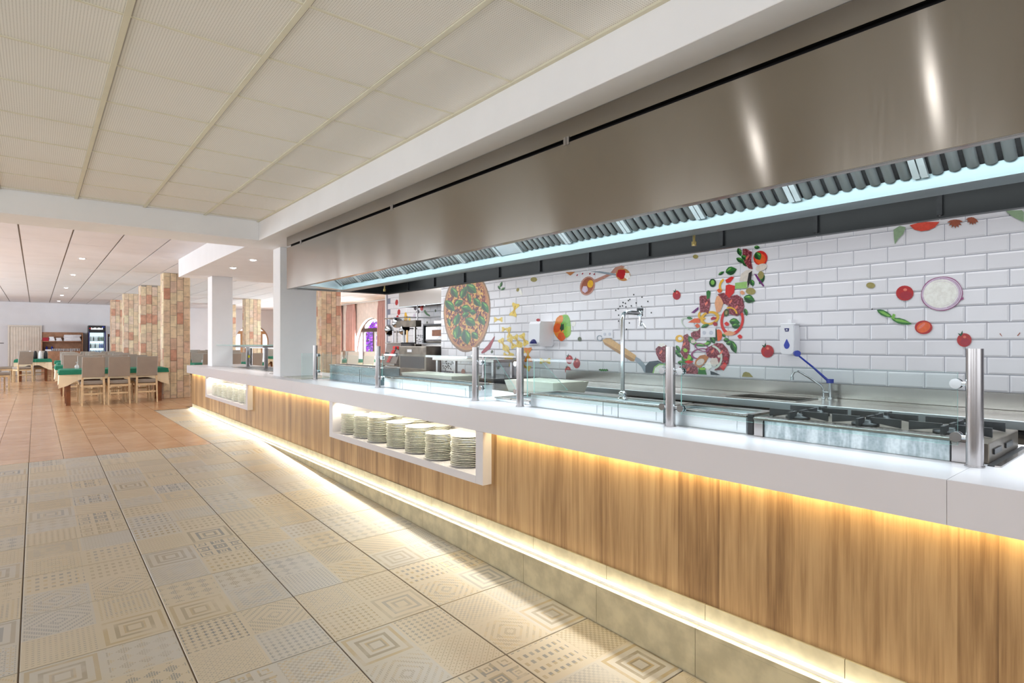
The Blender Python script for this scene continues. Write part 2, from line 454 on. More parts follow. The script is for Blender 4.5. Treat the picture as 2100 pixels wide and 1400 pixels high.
def obj(name, mb, mat, parent=None, loc=(0, 0, 0), rz=0.0, fix=True):
    me = D.meshes.new(name); me.from_pydata([tuple(v) for v in mb.v], [], mb.f)
    mats = mat if isinstance(mat, (list, tuple)) else [mat]
    for m in mats: me.materials.append(MATS[m] if isinstance(m, str) else m)
    me.polygons.foreach_set('material_index', mb.mi); me.polygons.foreach_set('use_smooth', mb.sm)
    if fix:
        import bmesh
        b = bmesh.new(); b.from_mesh(me); bmesh.ops.recalc_face_normals(b, faces=b.faces); b.to_mesh(me); b.free()
    me.update()
    o = D.objects.new(name, me); C.objects.link(o); o.location = loc; o.rotation_euler = (0, 0, rz)
    if parent: o.parent = parent
    return o

def inst(name, me, parent=None, loc=(0, 0, 0), rot=(0, 0, 0), scale=None):
    o = D.objects.new(name, me); C.objects.link(o); o.location = loc; o.rotation_euler = rot
    if scale: o.scale = scale
    if parent: o.parent = parent
    return o

def tag(o, label=None, cat=None, group=None, kind=None):
    if label: o['label'] = label
    if cat: o['category'] = cat
    if group: o['group'] = group
    if kind: o['kind'] = kind
    return o

def empty(name, loc=(0, 0, 0), rz=0.0):
    o = D.objects.new(name, None); C.objects.link(o); o.location = loc; o.rotation_euler = (0, 0, rz)
    o.empty_display_size = 0.1
    return o

def dup(o, parent=None):
    c = o.copy(); C.objects.link(c)
    if parent: c.parent = parent
    for ch in list(o.children): dup(ch, c)
    return c

def wallpt(u, v, X):
    """where the line of sight through photo pixel (u, v) meets the plane x = X (used to measure the mural)"""
    k = (u - 1050) / FPX; dx = SN + CS * k; dy = CS - SN * k; t = X / dx
    return (t * dy, EYE - t * (v - 702) / FPX)
# ================================================================ SETTING
FLAT = 8.15            # the floor slopes down from here towards the camera
SLOPE = 0.0330
def fz(y): return -SLOPE * (FLAT - y) if y < FLAT else 0.0
# ---- floor
mb = MB()
for x0, x1 in ((-5.0, 2.315),):
    mb.prism([(-3.5, fz(-3.5) - 0.006), (FLAT, -0.006), (FLAT, -0.3), (-3.5, -0.6)], 'x', x0, x1)
mb.box(-5.0, 10.1, FLAT, 30.2, -0.3, -0.006)
mb.box(2.40, 10.1, -3.5, FLAT, -0.3, -0.006)
floor = tag(obj('floor', mb, 'grout'), kind='structure')
tm = None
T = 0.6; G = 0.0035
# sloping patchwork tiles (tilted with the ramp)
tile_me = obj('_t', MB().box(-0.3 + G, 0.3 - G, -0.3 + G, 0.3 - G, -0.012, 0.0, ch=0.0015), 'patchwork_tile').data
D.objects.remove(D.objects['_t'])
ang = math.atan(SLOPE)
n_p = 0
for i in range(-8, 1):
    for j in range(18):
        xc = 1.74 + T * i + 0.3
        yc = FLAT - T * j - 0.3
        if xc > 2.3: continue
        if yc < -2.8 or (xc < -1.8 and yc < 4): continue
        o = inst('floor_tile', tile_me, floor, (xc, yc, fz(yc)), (ang, 0, 0)); n_p += 1
        if i == 0: o.scale = (0.955, 1, 1); o.location.x = 2.028
for j in range(8):
    yc = FLAT + 0.3 + j * 0.575
    o = inst('floor_tile', tile_me, floor, (2.035, yc, 0.0), (0, 0, 0), (0.97, 0.955, 1)); n_p += 1
# terracotta tiles
terra_me = obj('_t', MB().box(-0.15 + 0.002, 0.15 - 0.002, -0.15 + 0.002, 0.15 - 0.002, -0.012, 0.0), 'terracotta').data
D.objects.remove(D.objects['_t'])
far = MB(); cells = []
for i in range(-22, 28):
    for j in range(0, 73):
        x0 = 1.74 + 0.3 * i; y0 = FLAT + 0.3 * j
        if y0 > 29.9 or x0 > 9.9: continue
        if x0 > 1.7 and x0 < 3.3 and y0 < 13.0 and not (x0 > 1.7 and x0 < 2.3 and y0 > 12.75): continue
        if x0 >= 3.3 and y0 < 7.9: continue
        cells.append((x0, y0))
def near_key(c):
    x, y = c[0] + 0.15, c[1] + 0.15
    w_ = x * SN + y * CS; r = x * CS - y * SN; u = 1050 + FPX * r / w_
    return w_ + (100 if (u < -30 or x > 1.8) else 0)
cells.sort(key=near_key)
for k, (x0, y0) in enumerate(cells):
    if k < 300: inst('terracotta_tile', terra_me, floor, (x0 + 0.15, y0 + 0.15, 0))
    else: far.box(x0 + 0.002, x0 + 0.298, y0 + 0.002, y0 + 0.298, -0.012, 0.0)
o = obj('terracotta_tiles_beyond', far, 'terracotta', floor, fix=False); o['kind'] = 'stuff'

# ---- near ceiling: perforated lay-in tiles on T bars
CX = [2.137 - 0.605 * k for k in range(0, 13)]
CY = [7.53] + [7.40 - 0.605 * k for k in range(0, 19)]
ceiling = tag(obj('ceiling', MB().box(-5.0, 2.16, -3.5, 7.53, 2.83, 2.9), 'white_plaster'), kind='structure')
for i in range(len(CX) - 1):
    for j in range(len(CY) - 1):
        x1, x0 = CX[i], CX[i + 1]; y1, y0 = CY[j], CY[j + 1]
        if x1 < -1.5 and y0 < 0: continue
        obj('ceiling_tile', MB().box(x0 + 0.004, x1 - 0.004, y0 + 0.004, y1 - 0.004, 2.806, 2.826), 'perforated_tile', ceiling, fix=False)
for i, x in enumerate(CX[1:]):
    obj('ceiling_rail', MB().box(x - 0.014, x + 0.014, -3.4, 7.53, 2.797, 2.805).box(x + 0.014, x + 0.020, -3.4, 7.53, 2.801, 2.806, mi=1), ['tbar', 'mortar'], ceiling, fix=False)
for y in CY[1:]:
    m_ = MB()
    for i in range(len(CX) - 1): m_.box(CX[i + 1] + 0.014, CX[i] - 0.014, y - 0.006, y + 0.006, 2.800, 2.806)
    obj('cross_rail', m_, 'tbar', ceiling, fix=False)
obj('edge_rail', MB().box(2.112, 2.137, -3.4, 7.53, 2.795, 2.806), 'tbar', ceiling)
# rest of near-left strip above anything not tiled is the slab itself
# ---- beam and bulkhead, soffit over the hood
trim_beam = tag(obj('trim_1', MB().box(-5.0, 2.137, 7.53, 8.15, 2.57, 2.92, ch=0.003), 'white_plaster'), kind='structure')
tag(obj('trim_2', MB().box(2.137, 6.2, -3.5, 8.15, 2.57, 2.92, ch=0.003), 'white_plaster'), kind='structure')
tag(obj('trim_3', MB().box(2.137, 4.9, 8.15, 12.77, 2.57, 2.92, ch=0.003), 'white_plaster'), kind='structure')
# ---- far ceiling planks
ceiling2 = tag(obj('ceiling.001', MB().box(-5.0, 10.2, 8.15, 30.3, 2.935, 3.0), 'mortar'), kind='structure')
for i in range(-8, 17):
    for j in range(6):
        x0 = -0.18 + 0.605 * i; x1 = min(x0 + 0.585, 10.08); y0 = 8.16 + 3.68 * j; y1 = min(y0 + 3.67, 30.19)
        x0 = max(x0, -4.98)
        if x1 - x0 < 0.05: continue
        if x0 > 2.1 and x1 < 4.95 and y1 < 12.77: continue
        obj('ceiling_panel', MB().box(x0, x1, y0, y1, 2.912, 2.93), 'ceiling_plank', ceiling2, fix=False)
# ---- walls
def wall_x(name, x0, x1, ys, z0, z1, holes, mat):
    """wall slab between x0 and x1, with rectangular holes (ya, yb, za, zb)"""
    m_ = MB(); ya = ys[0]
    for (a, b, c, d) in sorted(holes):
        m_.box(x0, x1, ya, a, z0, z1); m_.box(x0, x1, a, b, z0, c); m_.box(x0, x1, a, b, d, z1); ya = b
    m_.box(x0, x1, ya, ys[1], z0, z1)
    return tag(obj(name, m_, mat), kind='structure')
wall_x('wall_left', -5.2, -5.0, (-3.7, 30.4), -0.7, 3.0, [(y - 1.0, y + 1.0, 0.8, 2.6) for y in (-1.2, 2.6, 6.2)] + [(y - 1.2, y + 1.2, 0.8, 2.6) for y in (11, 15.5, 20, 24.5)], 'far_wall_paint')
m_ = MB().box(-5.2, -2.6, -3.7, -3.5, -0.7, 3.0).box(2.6, 6.2, -3.7, -3.5, -0.7, 3.0).box(-2.6, 2.6, -3.7, -3.5, -0.7, 0.75).box(-2.6, 2.6, -3.7, -3.5, 2.6, 3.0)
tag(obj('wall_back', m_, 'far_wall_paint'), kind='structure')
# kitchen wall with its mural of tiles; thick end, then the recess
kw = tag(obj('wall_right', MB().box(5.0, 5.95, -3.5, 7.82, -0.3, 2.92), 'wall_grout'), kind='structure')
kr = tag(obj('wall_right.001', MB().box(5.95, 6.2, -3.5, 11.5, -0.3, 2.92).box(6.2, 10.1, 11.35, 11.5, -0.3, 2.92), 'wall_grout'), kind='structure')
TW, TH_ = 0.2378, 0.118
def bev_tile(w_, h_, half=None):
    """subway tile facing -x, centred, with wide bevel"""
    a, b = w_ / 2 - 0.0016, h_ / 2 - 0.0016; c = 0.012
    vs = [(0, -a, -b), (0, a, -b), (0, a, b), (0, -a, b), (-0.003, -a, -b), (-0.003, a, -b), (-0.003, a, b), (-0.003, -a, b),
          (-0.0075, -a + c, -b + c), (-0.0075, a - c, -b + c), (-0.0075, a - c, b - c), (-0.0075, -a + c, b - c)]
    fs = [(8, 9, 10, 11)] + [(i, (i + 1) % 4, (i + 1) % 4 + 4, i + 4) for i in range(4)] + [(i + 4, (i + 1) % 4 + 4, (i + 1) % 4 + 8, i + 8) for i in range(4)]
    m_ = MB(); m_.add(vs, fs); return m_
tile_full = obj('_t', bev_tile(TW, TH_), 'tile_glaze').data; D.objects.remove(D.objects['_t'])
rest = MB(); cnt = 0; spots = []
for r in range(-3, 12):
    zc = 1.2 + TH_ * (r + 0.5)
    if zc > 2.55: continue
    off = 0.0 if r % 2 else TW / 2
    for k in range(-16, 30):
        yc = 2.386 - off + TW / 2 + TW * k - (0 if r % 2 else 0)
        if yc < -3.3 or yc - TW / 2 > 7.80: continue
        if yc + TW / 2 > 7.83:
            wq = 7.82 - (yc - TW / 2); inst('tile', tile_full, kw, (5.0, yc - TW / 2 + wq / 2, zc), (0, 0, 0), (1, wq / TW, 1)); continue
        if yc < 4.85 and zc < 0.93: continue
        vis = (yc > 0.55 and zc > 0.94 and zc < 2.22)
        spots.append((0 if vis else 1, yc, zc))
spots.sort(key=lambda s: (s[0], s[1]))
for k, (q, yc, zc) in enumerate(spots):
    if k < 284: inst('tile', tile_full, kw, (5.0, yc, zc))
    else:
        t_ = bev_tile(TW, TH_); rest.add([(5.0 + a, yc + b, zc + c) for a, b, c in t_.v], t_.f)
o = obj('tiles_beyond', rest, 'tile_glaze', kw); o['kind'] = 'stuff'
m_ = MB(); cnt = 0
for r in range(-9, 12):
    zc = 1.2 + TH_ * (r + 0.5)
    if zc > 2.5: continue
    for k in range(0, 17):
        yc = 7.9 + TW * k + (TW / 2 if r % 2 else 0)
        if yc > 11.45: continue
        if zc > 0.9: inst('tile', tile_full, kr, (5.95, yc, zc)); cnt += 1
        else:
            t_ = bev_tile(TW, TH_); m_.add([(5.95 + a, yc + b, zc + c) for a, b, c in t_.v], t_.f)
o = obj('tiles_below', m_, 'tile_glaze', kr); o['kind'] = 'stuff'
# left end strip of the recess wall
tag(obj('trim_4', MB().box(5.93, 6.2, 11.505, 11.56, 0, 2.92), 'white_plaster'), kind='structure')

# ---- dining room: far wall (arched window), right wall (arched windows)
def arch_wall(name, fixed0, fixed1, axis, a0, a1, z1, arches, mat):
    """wall in the plane of the other axis from a0 to a1; arches = (centre, radius, springing z, sill z)"""
    m_ = MB(); cur = a0
    def box(p, q, c, d):
        if axis == 'y': m_.box(p, q, fixed0, fixed1, c, d)
        else: m_.box(fixed0, fixed1, p, q, c, d)
    for (c, r, zs, sill) in sorted(arches):
        box(cur, c - r, -0.01, z1); box(c - r, c + r, -0.01, sill)
        n = 20
        for k in range(n):
            t0, t1 = PI - PI * k / n, PI - PI * (k + 1) / n
            p0, p1 = c + r * math.cos(t0), c + r * math.cos(t1); h0, h1 = zs + r * math.sin(t0), zs + r * math.sin(t1)
            poly = [(p0, h0), (p1, h1), (p1, z1), (p0, z1)]
            m_.prism(poly, 'y' if axis == 'y' else 'x', fixed0, fixed1)
        cur = c + r
    box(cur, a1, -0.01, z1)
    return tag(obj(name, m_, mat), kind='structure')
arch_wall('wall_far', 30.2, 30.5, 'y', -5.2, 10.4, 3.0, [(8.27, 0.80, 1.36, 0.0)], 'far_wall_paint')
RA = [(20.88, 1.52, 0.74, 0.0), (15.6, 1.55, 0.72, 0.0), (25.6, 1.55, 0.72, 0.0)]
arch_wall('wall_right.002', 10.1, 10.45, 'x', 11.35, 30.4, 3.0, RA, 'peach_plaster')

def arched_window(n, axis, fx, c, r, zs, mat, door_top):
    """frame with a transom, an arched fanlight, mullion and panes, set in the depth of the wall"""
    root = tag(empty('window_%d' % n), kind='structure')
    def put(name, m0, mt):
        if axis == 'x':
            m0.v = [(fx + d, a, z) for a, d, z in m0.v]
        else:
            m0.v = [(a, fx + d, z) for a, d, z in m0.v]
        return obj(name, m0, mt, root)
    m_ = MB()                                            # arched outer frame
    N = 18; a_ = []; w_ = 0.035
    for k in range(N + 1):
        t = PI * k / N; a_.append((math.cos(t), math.sin(t)))
    for k in range(N):
        (c0, s0), (c1, s1) = a_[k], a_[k + 1]
        poly = [(c + r * c0, zs + r * s0), (c + r * c1, zs + r * s1), (c + (r - w_) * c1, zs + (r - w_) * s1), (c + (r - w_) * c0, zs + (r - w_) * s0)]
        m_.prism(poly, 'y', 0.12, 0.2)
    m_.box(c - r, c - r + w_, 0.12, 0.2, 0, zs); m_.box(c + r - w_, c + r, 0.12, 0.2, 0, zs)
    put('window_frame', m_, mat)
    hw = r * 0.64
    put('transom', MB().box(c - hw - 0.15, c + hw + 0.15, 0.11, 0.21, door_top, door_top + 0.15), mat)
    for s_ in (-1, 1):
        x0 = c + s_ * hw; put('jamb', MB().box(min(x0, x0 - s_ * 0.09), max(x0, x0 - s_ * 0.09), 0.11, 0.21, 0, door_top), mat)
    put('mullion', MB().box(c - 0.06, c + 0.06, 0.11, 0.21, 0, door_top), mat)
    for s_ in (0, 1):
        put('pane', MB().box(c - hw + s_ * hw + 0.07, c + s_ * hw - 0.07, 0.15, 0.16, 0.05, door_top), 'guard_glass')
    return root
for k, (c, r, zs, sill) in enumerate(RA): arched_window(k + 1, 'x', 10.1, c, r, zs, 'window_frame', 1.72)
arched_window(4, 'y', 30.2, 8.27, 0.80, 1.36, 'window_wood', 1.72)
tag(obj('ground_outside', MB().box(10.46, 30, 5, 45, -0.3, -0.1).box(-8, 10.4, 30.6, 45, -0.3, -0.1), 'outdoor_ground'), kind='structure')

# ---- brick pillars: tall clay bricks in four upright courses per face
brick_me = []
for k in range(8):
    brick_me.append(obj('_t', MB().box(-0.063, 0.063, -0.012, 0.012, -0.132, 0.132, ch=0.004), 'brick_%d' % k).data); D.objects.remove(D.objects['_t'])
def pillar(x, y, label, top=2.912, faces='flr'):
    root = tag(empty('brick_pillar', (x, y, 0)), label, 'pillar', 'brick pillars of the dining room')
    W_, DP = 0.54, 0.40
    obj('pillar_core', MB().box(0.012, W_ - 0.012, 0.012, DP - 0.012, 0, top), 'mortar', root)
    rows = 11; hh = top / rows
    def face(n, px, py, rz):
        for c in range(n):
            offs = random.uniform(0, hh)
            zz = -offs
            while zz < top - 0.03:
                z0, z1 = max(zz, 0.0), min(zz + hh, top)
                if z1 - z0 > 0.05:
                    o = inst('brick', random.choice(brick_me if random.random() < .75 else brick_me[:3]), root, (px(c), py(c), (z0 + z1) / 2), (0, 0, rz + random.uniform(-.012, .012)), (W_ / 4 / 0.135 if n == 4 else DP / 3 / 0.135, 1, (z1 - z0 - 0.006) / 0.264))
                zz += hh
    face(4, lambda c: W_ / 8 + c * W_ / 4, lambda c: 0.006, 0)
    face(3, lambda c: 0.006, lambda c: DP / 6 + c * DP / 3, PI / 2)
    if 'r' in faces: face(3, lambda c: W_ - 0.006, lambda c: DP / 6 + c * DP / 3, PI / 2)
    return root
pillar(2.27, 15.38, 'nearest brick pillar, standing at the far end of the white counter')
pillar(2.25, 19.0, 'second brick pillar beyond the end of the counter, partly behind the nearest one', faces='fl')
pillar(2.22, 22.7, 'third brick pillar of the row left of the counter', faces='fl')
pillar(2.18, 26.3, 'farthest brick pillar, beside the drinks fridge', faces='fl')
pillar(5.95, 22.6, 'brick pillar seen between the two white columns, in front of the arched window', faces='fl')
pillar(5.92, 15.2, 'brick pillar right of the near white column, under the end of the steel hood', faces='flr')
pillar(6.0, 26.3, 'brick pillar mostly hidden behind the far white column', faces='fl')
# ---- white columns rising from the counter
tag(obj('white_column', MB().box(2.50, 2.99, 7.86, 8.15, 0.8455, 2.569, ch=0.003), 'white_plaster'), 'square white column standing on the counter at the end of the steel hood', 'column')
tag(obj('white_column', MB().box(2.585, 2.95, 12.10, 12.45, 0.8455, 2.569, ch=0.003), 'white_plaster'), 'thinner white column at the far end of the counter, by the glass shelf', 'column')
# ================================================================ COUNTER
ctr = tag(empty('serving_counter', (2.33, 6.0, 0)), 'long serving counter with white solid top, oak front and two lit plate niches', 'counter')
YN, YF = -1.0, 13.06
SE = 0.552
def cpart(name, mb, mat, par=None):
    mb.v = [(x - 2.33, y - 6.0, z) for x, y, z in mb.v]
    return obj(name, mb, mat, par or ctr)
for a, b in ((YN, SE - 0.0007), (SE + 0.0007, 6.9), (6.9014, YF)):
    cpart('worktop', MB().prism([(2.3305, 0.6935), (2.33, 0.6945), (2.33, 0.8435), (2.3315, 0.845), (3.38, 0.845), (3.38, 0.8), (2.356, 0.8), (2.356, 0.6935)], 'y', a, b), 'white_laminate')
N1, N2 = (3.128, 5.777), (8.76, 11.42)
cpart('apron_end', MB().box(2.357, 3.38, YF - 0.03, YF, 0.6935, 0.7995), 'white_laminate')
# oak front between, under and beside the niches
pan = MB()
segs = [(YN, N1[0]), (N1[1], N2[0]), (N2[1], 12.98)]
for a, b in segs: pan.box(2.405, 2.43, a, b, 0.083, 0.798)
for a, b in (N1, N2): pan.box(2.405, 2.43, a, b, 0.083, 0.329)
pan.box(2.43, 3.3, 12.955, 12.98, 0.083, 0.69)
cpart('front_panel', pan, 'oak_panel')
cpart('back_panel', MB().box(3.30, 3.32, YN, 12.955, 0.0, 0.798), 'bench_steel')
for y0, y1 in (N1, N2):
    fr = cpart('niche_frame', MB().box(2.331, 2.80, y0, y0 + 0.085, 0.33, 0.692, ch=0.002).box(2.331, 2.80, y1 - 0.085, y1, 0.33, 0.692, ch=0.002)
               .box(2.331, 2.80, y0 + 0.085, y1 - 0.085, 0.33, 0.384).box(2.357, 2.80, y0 + 0.085, y1 - 0.085, 0.694, 0.71), 'white_laminate')
    cpart('niche_back', MB().box(2.785, 2.80, y0 + 0.086, y1 - 0.086, 0.385, 0.693), 'white_laminate', fr)
    cpart('niche_light_strip', MB().box(2.60, 2.615, y0 + 0.1, y1 - 0.1, 0.682, 0.690), 'led_warm', fr)
# warm strips under the apron
for a, b in ((YN, N1[0] - 0.01), (N1[1] + 0.01, N2[0] - 0.01), (N2[1] + 0.01, 12.95)):
    cpart('apron_light_strip', MB().box(2.358, 2.364, a, b, 0.700, 0.712), 'led_warm')
# ---- plinth: stone kick, ledge and riser that grows as the floor falls away
pl = tag(empty('stone_plinth', (2.315, 6.0, 0)), 'low stone plinth under the oak front, its riser growing as the floor slopes down', 'plinth')
def ppart(name, mb, mat):
    mb.v = [(x - 2.315, y - 6.0, z) for x, y, z in mb.v]; return obj(name, mb, mat, pl)
y = 12.9
ys = [1.49 + 0.6 * k for k in range(-4, 20)]
for k in range(len(ys) - 1):
    a, b = ys[k] + 0.0012, min(ys[k + 1], 12.93) - 0.0012
    if a > 12.9: break
    ppart('kick_stone', MB().box(2.397, 2.44, a, b, 0.0005, 0.082, ch=0.001), 'stone')
    ppart('ledge_stone', MB().box(2.315, 2.396, a, b, -0.02, -0.0006), 'stone')
    if a < FLAT:
        bb = min(b, FLAT)
        m_ = MB(); m_.prism([(a, fz(a) - 0.02), (bb, fz(bb) - 0.02), (bb, -0.021), (a, -0.021)], 'x', 2.316, 2.34); ppart('riser_stone', m_, 'stone')
led = tag(obj('light_strip', MB().box(2.358, 2.393, -1.0, 12.9, 0.0, 0.009, mi=0).box(2.352, 2.3575, -1.0, 12.9, 0.0, 0.012, mi=1), ['led_white', 'white_plastic']), 'glowing light strip running along the stone ledge at the foot of the counter', 'light')

# ================================================================ PLATES
prof = [(0.0, 0.004), (0.065, 0.004), (0.072, 0.0), (0.078, 0.001), (0.085, 0.004), (0.124, 0.0155), (0.1255, 0.0175), (0.123, 0.0185), (0.083, 0.008), (0.07, 0.0065), (0.0, 0.0065)]
pm = obj('_t', MB().lathe(prof, n=40), 'porcelain').data; D.objects.remove(D.objects['_t'])
prof2 = [(0.0, 0.003), (0.06, 0.0), (0.085, 0.003), (0.1245, 0.016), (0.122, 0.0185), (0.08, 0.007), (0.0, 0.006)]
pm2 = obj('_t', MB().lathe(prof2, n=24), 'porcelain').data; D.objects.remove(D.objects['_t'])
ORD = ['nearest', 'second nearest', 'third nearest', 'fourth nearest', 'fifth nearest', 'sixth nearest', 'farthest']
NTH = ['', '', 'second', 'third', 'fourth', 'fifth', 'sixth', 'seventh', 'eighth', 'ninth', 'tenth', 'eleventh', 'twelfth', 'thirteenth', 'fourteenth', 'fifteenth', 'sixteenth', 'seventeenth', 'eighteenth']
def stack(x, y, n, where, me, niche, step=0.0122):
    z = 0.3845; px = 0
    for k in range(n):
        jx, jy = random.uniform(-.004, .004), random.uniform(-.004, .004)
        o = inst('dinner_plate', me, None, (x + jx, y + jy, z), (0, 0, random.random() * 6))
        q = n - k
        tag(o, ('top' if q == 1 else '%s from the top' % NTH[q]) + ' white plate of the %s stack in the %s niche' % (where, niche), 'plate', 'plates of the %s stack, %s niche' % (where, niche))
        z += step + (0.0035 if random.random() < .18 else 0)
ys_ = [3.515, 3.86, 4.20, 4.53, 4.88, 5.20, 5.50]
hs = [17, 16, 17, 17, 17, 17, 16]
for k, (yy, n) in enumerate(zip(ys_, hs)): stack(2.475 - (0.01 if k in (1, 4) else 0), yy, n, ORD[k] + ' front', pm, 'near')
for k, yy in enumerate([3.95, 4.35, 4.75, 5.10, 5.45]): stack(2.66 + 0, yy, 16, ORD[k] + ' rear', pm2, 'near') if False else None
for k, yy in enumerate([4.36, 4.71, 5.05, 5.38]):
    stack(2.655, yy - 0.17 + 0.03, 17 if k else 16, ORD[k] + ' rear', pm2, 'near')
ys2 = [9.03, 9.36, 9.69, 10.02, 10.35, 10.68, 11.01]
for k, yy in enumerate(ys2): stack(2.475, yy, 17, ORD[k], pm2, 'far')
# small wire rack behind the nearest stacks
rk = tag(empty('wire_plate_rack', (2.68, 3.72, 0.385)), 'low wire rack standing behind the nearest plates in the near niche', 'rack')
m_ = MB()
for k in range(15): m_.tube([(-0.08, -0.18 + k * 0.026, 0.0), (-0.08, -0.18 + k * 0.026, 0.19), (0.06, -0.18 + k * 0.026, 0.19)], 0.002, 5)
obj('wires', m_, 'black_iron', rk)
obj('rails', MB().tube([(-0.08, -0.2, 0.19), (-0.08, 0.2, 0.19)], 0.004, 6).tube([(-0.08, -0.2, 0.004), (-0.08, 0.2, 0.004)], 0.004, 6).tube([(0.06, -0.2, 0.19), (0.06, 0.2, 0.19)], 0.004, 6), 'black_iron', rk)
obj('tray', MB().box(-0.09, 0.07, -0.2, 0.2, 0.195, 0.21), 'porcelain', rk)

# ================================================================ SNEEZE GUARD
gd_ys = [0.545, 1.86, 3.12, 3.66, 5.33, 7.02]
PX = 2.655; GT = 1.188; GB = 0.913
for k, yy in enumerate(gd_ys):
    root = tag(empty('guard_post', (PX, yy, 0.8455)), ['nearest steel glass-guard post, at the right end of the counter by the cooker',
        'steel guard post between the griddle wells, left of the sink tap', 'steel guard post just left of the steel trough, below the farfalle print',
        'steel guard post below the pizza print, left one of the close pair', 'steel guard post left of the red-striped control panel',
        'farthest steel guard post, next to the white column'][k], 'post', 'steel posts of the glass guard')
    hh = 0.432 if k < 2 else 0.418
    obj('tube', MB().cyl((0, 0, 0), (0, 0, hh), 0.0265, n=28).cyl((0, 0, 0), (0, 0, 0.004), 0.031, n=28), 'post_steel', root)
    for zc in (0.30, 0.10):
        for s_ in ((1,) if k in (0, 2) else (-1,) if k in (5, 3) else (-1, 1)):
            c_ = MB().cyl((0.010, s_ * 0.022, zc), (0.010, s_ * 0.050, zc), 0.009, n=12).cyl((0.0, s_ * 0.058, zc), (0.014, s_ * 0.058, zc), 0.019, n=18).cyl((0.026, s_ * 0.058, zc), (0.034, s_ * 0.058, zc), 0.019, n=18)
            obj('glass_clamp', c_, 'chrome', root)
def glass(y0, y1, z0, z1, x, label, t=0.008):
    m_ = MB().box(x, x + t, y0, y1, z0, z1)
    m_.mi = [1, 1, 1, 0, 1, 0]     # faces: bottom, top, y0, x1, y1, x0
    return tag(obj('guard_glass', m_, ['guard_glass', 'glass_edge']), label, 'glass', 'glass panels of the guard')
glass(0.60, 1.805, GB, GT, PX + 0.0165, 'nearest clear glass panel of the guard, in front of the cooker')
glass(1.915, 3.065, GB, GT, PX + 0.0165, 'clear glass panel in front of the griddle wells and the tall pot tap')
glass(3.72, 5.28, GB, GT, PX + 0.0165, 'clear glass panel left of the pizza print, before the food containers')
glass(5.38, 6.97, GB + 0.02, GT - 0.03, PX + 0.0165, 'farthest clear glass panel of the guard, before the tall steel tank')
def end_glass(y, pts, label):
    m_ = MB(); m_.prism([(a, b) for a, b in pts], 'y', y, y + 0.008, mi=0, mis=1)
    return tag(obj('end_glass', m_, ['guard_glass', 'glass_edge']), label, 'glass', 'cross glasses of the guard')
end_glass(3.57, [(PX + 0.03, 0.852), (PX + 0.40, 0.852), (PX + 0.13, GT), (PX + 0.03, GT)], 'slanted cross glass beside the small sink, right of the pizza print')
end_glass(3.00, [(PX + 0.03, 0.95), (PX + 0.36, 0.95), (PX + 0.10, GT - 0.02), (PX + 0.03, GT - 0.02)], 'slanted cross glass at the left end of the steel trough')
end_glass(6.85, [(PX + 0.03, 0.852), (PX + 0.14, 0.852), (PX + 0.14, GT - 0.01), (PX + 0.03, GT - 0.01)], 'narrow cross glass standing beside the farthest guard post')
m_ = MB(); m_.prism([(2.52, 7.02), (2.70, 7.5), (2.98, 7.5), (2.66, 6.98 + 0.3)], 'z', 0.8457, 0.853, mi=0, mis=1)
glass_plate = tag(obj('glass_sheet', MB().box(2.52, 2.98, 7.12, 7.80, 0.8457, 0.853), ['frosted']), 'flat glass sheet lying on the counter before the near white column', 'glass')
m_ = MB().box(2.66, 2.90, 7.50, 7.508, 0.854, 1.16); m_.mi = [1, 1, 0, 1, 0, 1]
tag(obj('end_glass', m_, ['guard_glass', 'glass_edge']), 'upright glass plate standing before the near white column', 'glass', 'cross glasses of the guard')

# ================================================================ DROP-IN UNITS
def unit(name, label, cat, x0, x1, y0, y1, z0, z1, mat, seams=(), lip=0.012, wells=1, group=None, depth=0.07):
    """open-topped steel well: four walls with rolled lip, sunk floor, front panels"""
    root = tag(empty(name, (x0, y0, z0)), label, cat, group)
    def q(nm, m_, mt):
        m_.v = [(x - x0, y - y0, z - z0) for x, y, z in m_.v]; return obj(nm, m_, mt, root)
    ed = [y0] + list(seams) + [y1]
    for i in range(len(ed) - 1):
        q('front_plate', MB().box(x0, x0 + 0.012, ed[i] + 0.002, ed[i + 1] - 0.002, z0, z1 - 0.012, ch=0.001), mat)
        q('inner_step', MB().box(x0 - 0.003, x0 - 0.0002, ed[i] + 0.05, ed[i + 1] - 0.05, z0 + 0.012, z1 - 0.035), mat)
    q('walls', MB().box(x1 - 0.012, x1, y0, y1, z0, z1 - 0.012).box(x0 + 0.012, x1 - 0.012, y0, y0 + 0.012, z0, z1 - 0.012).box(x0 + 0.012, x1 - 0.012, y1 - 0.012, y1, z0, z1 - 0.012).box(x0 + 0.012, x1 - 0.012, y0 + 0.012, y1 - 0.012, z0, z1 - depth), mat)
    q('rim', MB().box(x0 - lip, x0 + 0.03, y0 - 0.004, y1 + 0.004, z1 - 0.011, z1, ch=0.002).box(x1 - 0.03, x1 + lip, y0 - 0.004, y1 + 0.004, z1 - 0.011, z1, ch=0.002).box(x0 + 0.031, x1 - 0.031, y0 - 0.004, y0 + 0.03, z1 - 0.011, z1).box(x0 + 0.031, x1 - 0.031, y1 - 0.03, y1 + 0.004, z1 - 0.011, z1), 'bench_steel')
    for i in range(1, len(ed)):
        for yy in (ed[i - 1] + 0.2, ed[i] - 0.2):
            q('rivet', MB().cyl((x0 - lip - 0.003, yy, z1 - 0.0055), (x0 - lip, yy, z1 - 0.0055), 0.004, n=8), 'chrome')
    return root
unit('steel_tank', 'tall two-part steel tank behind the farthest guard glass', 'tank', 2.80, 3.02, 5.56, 6.92, 0.8455, 1.033, 'tank_dark', seams=(6.02,), depth=0.05)
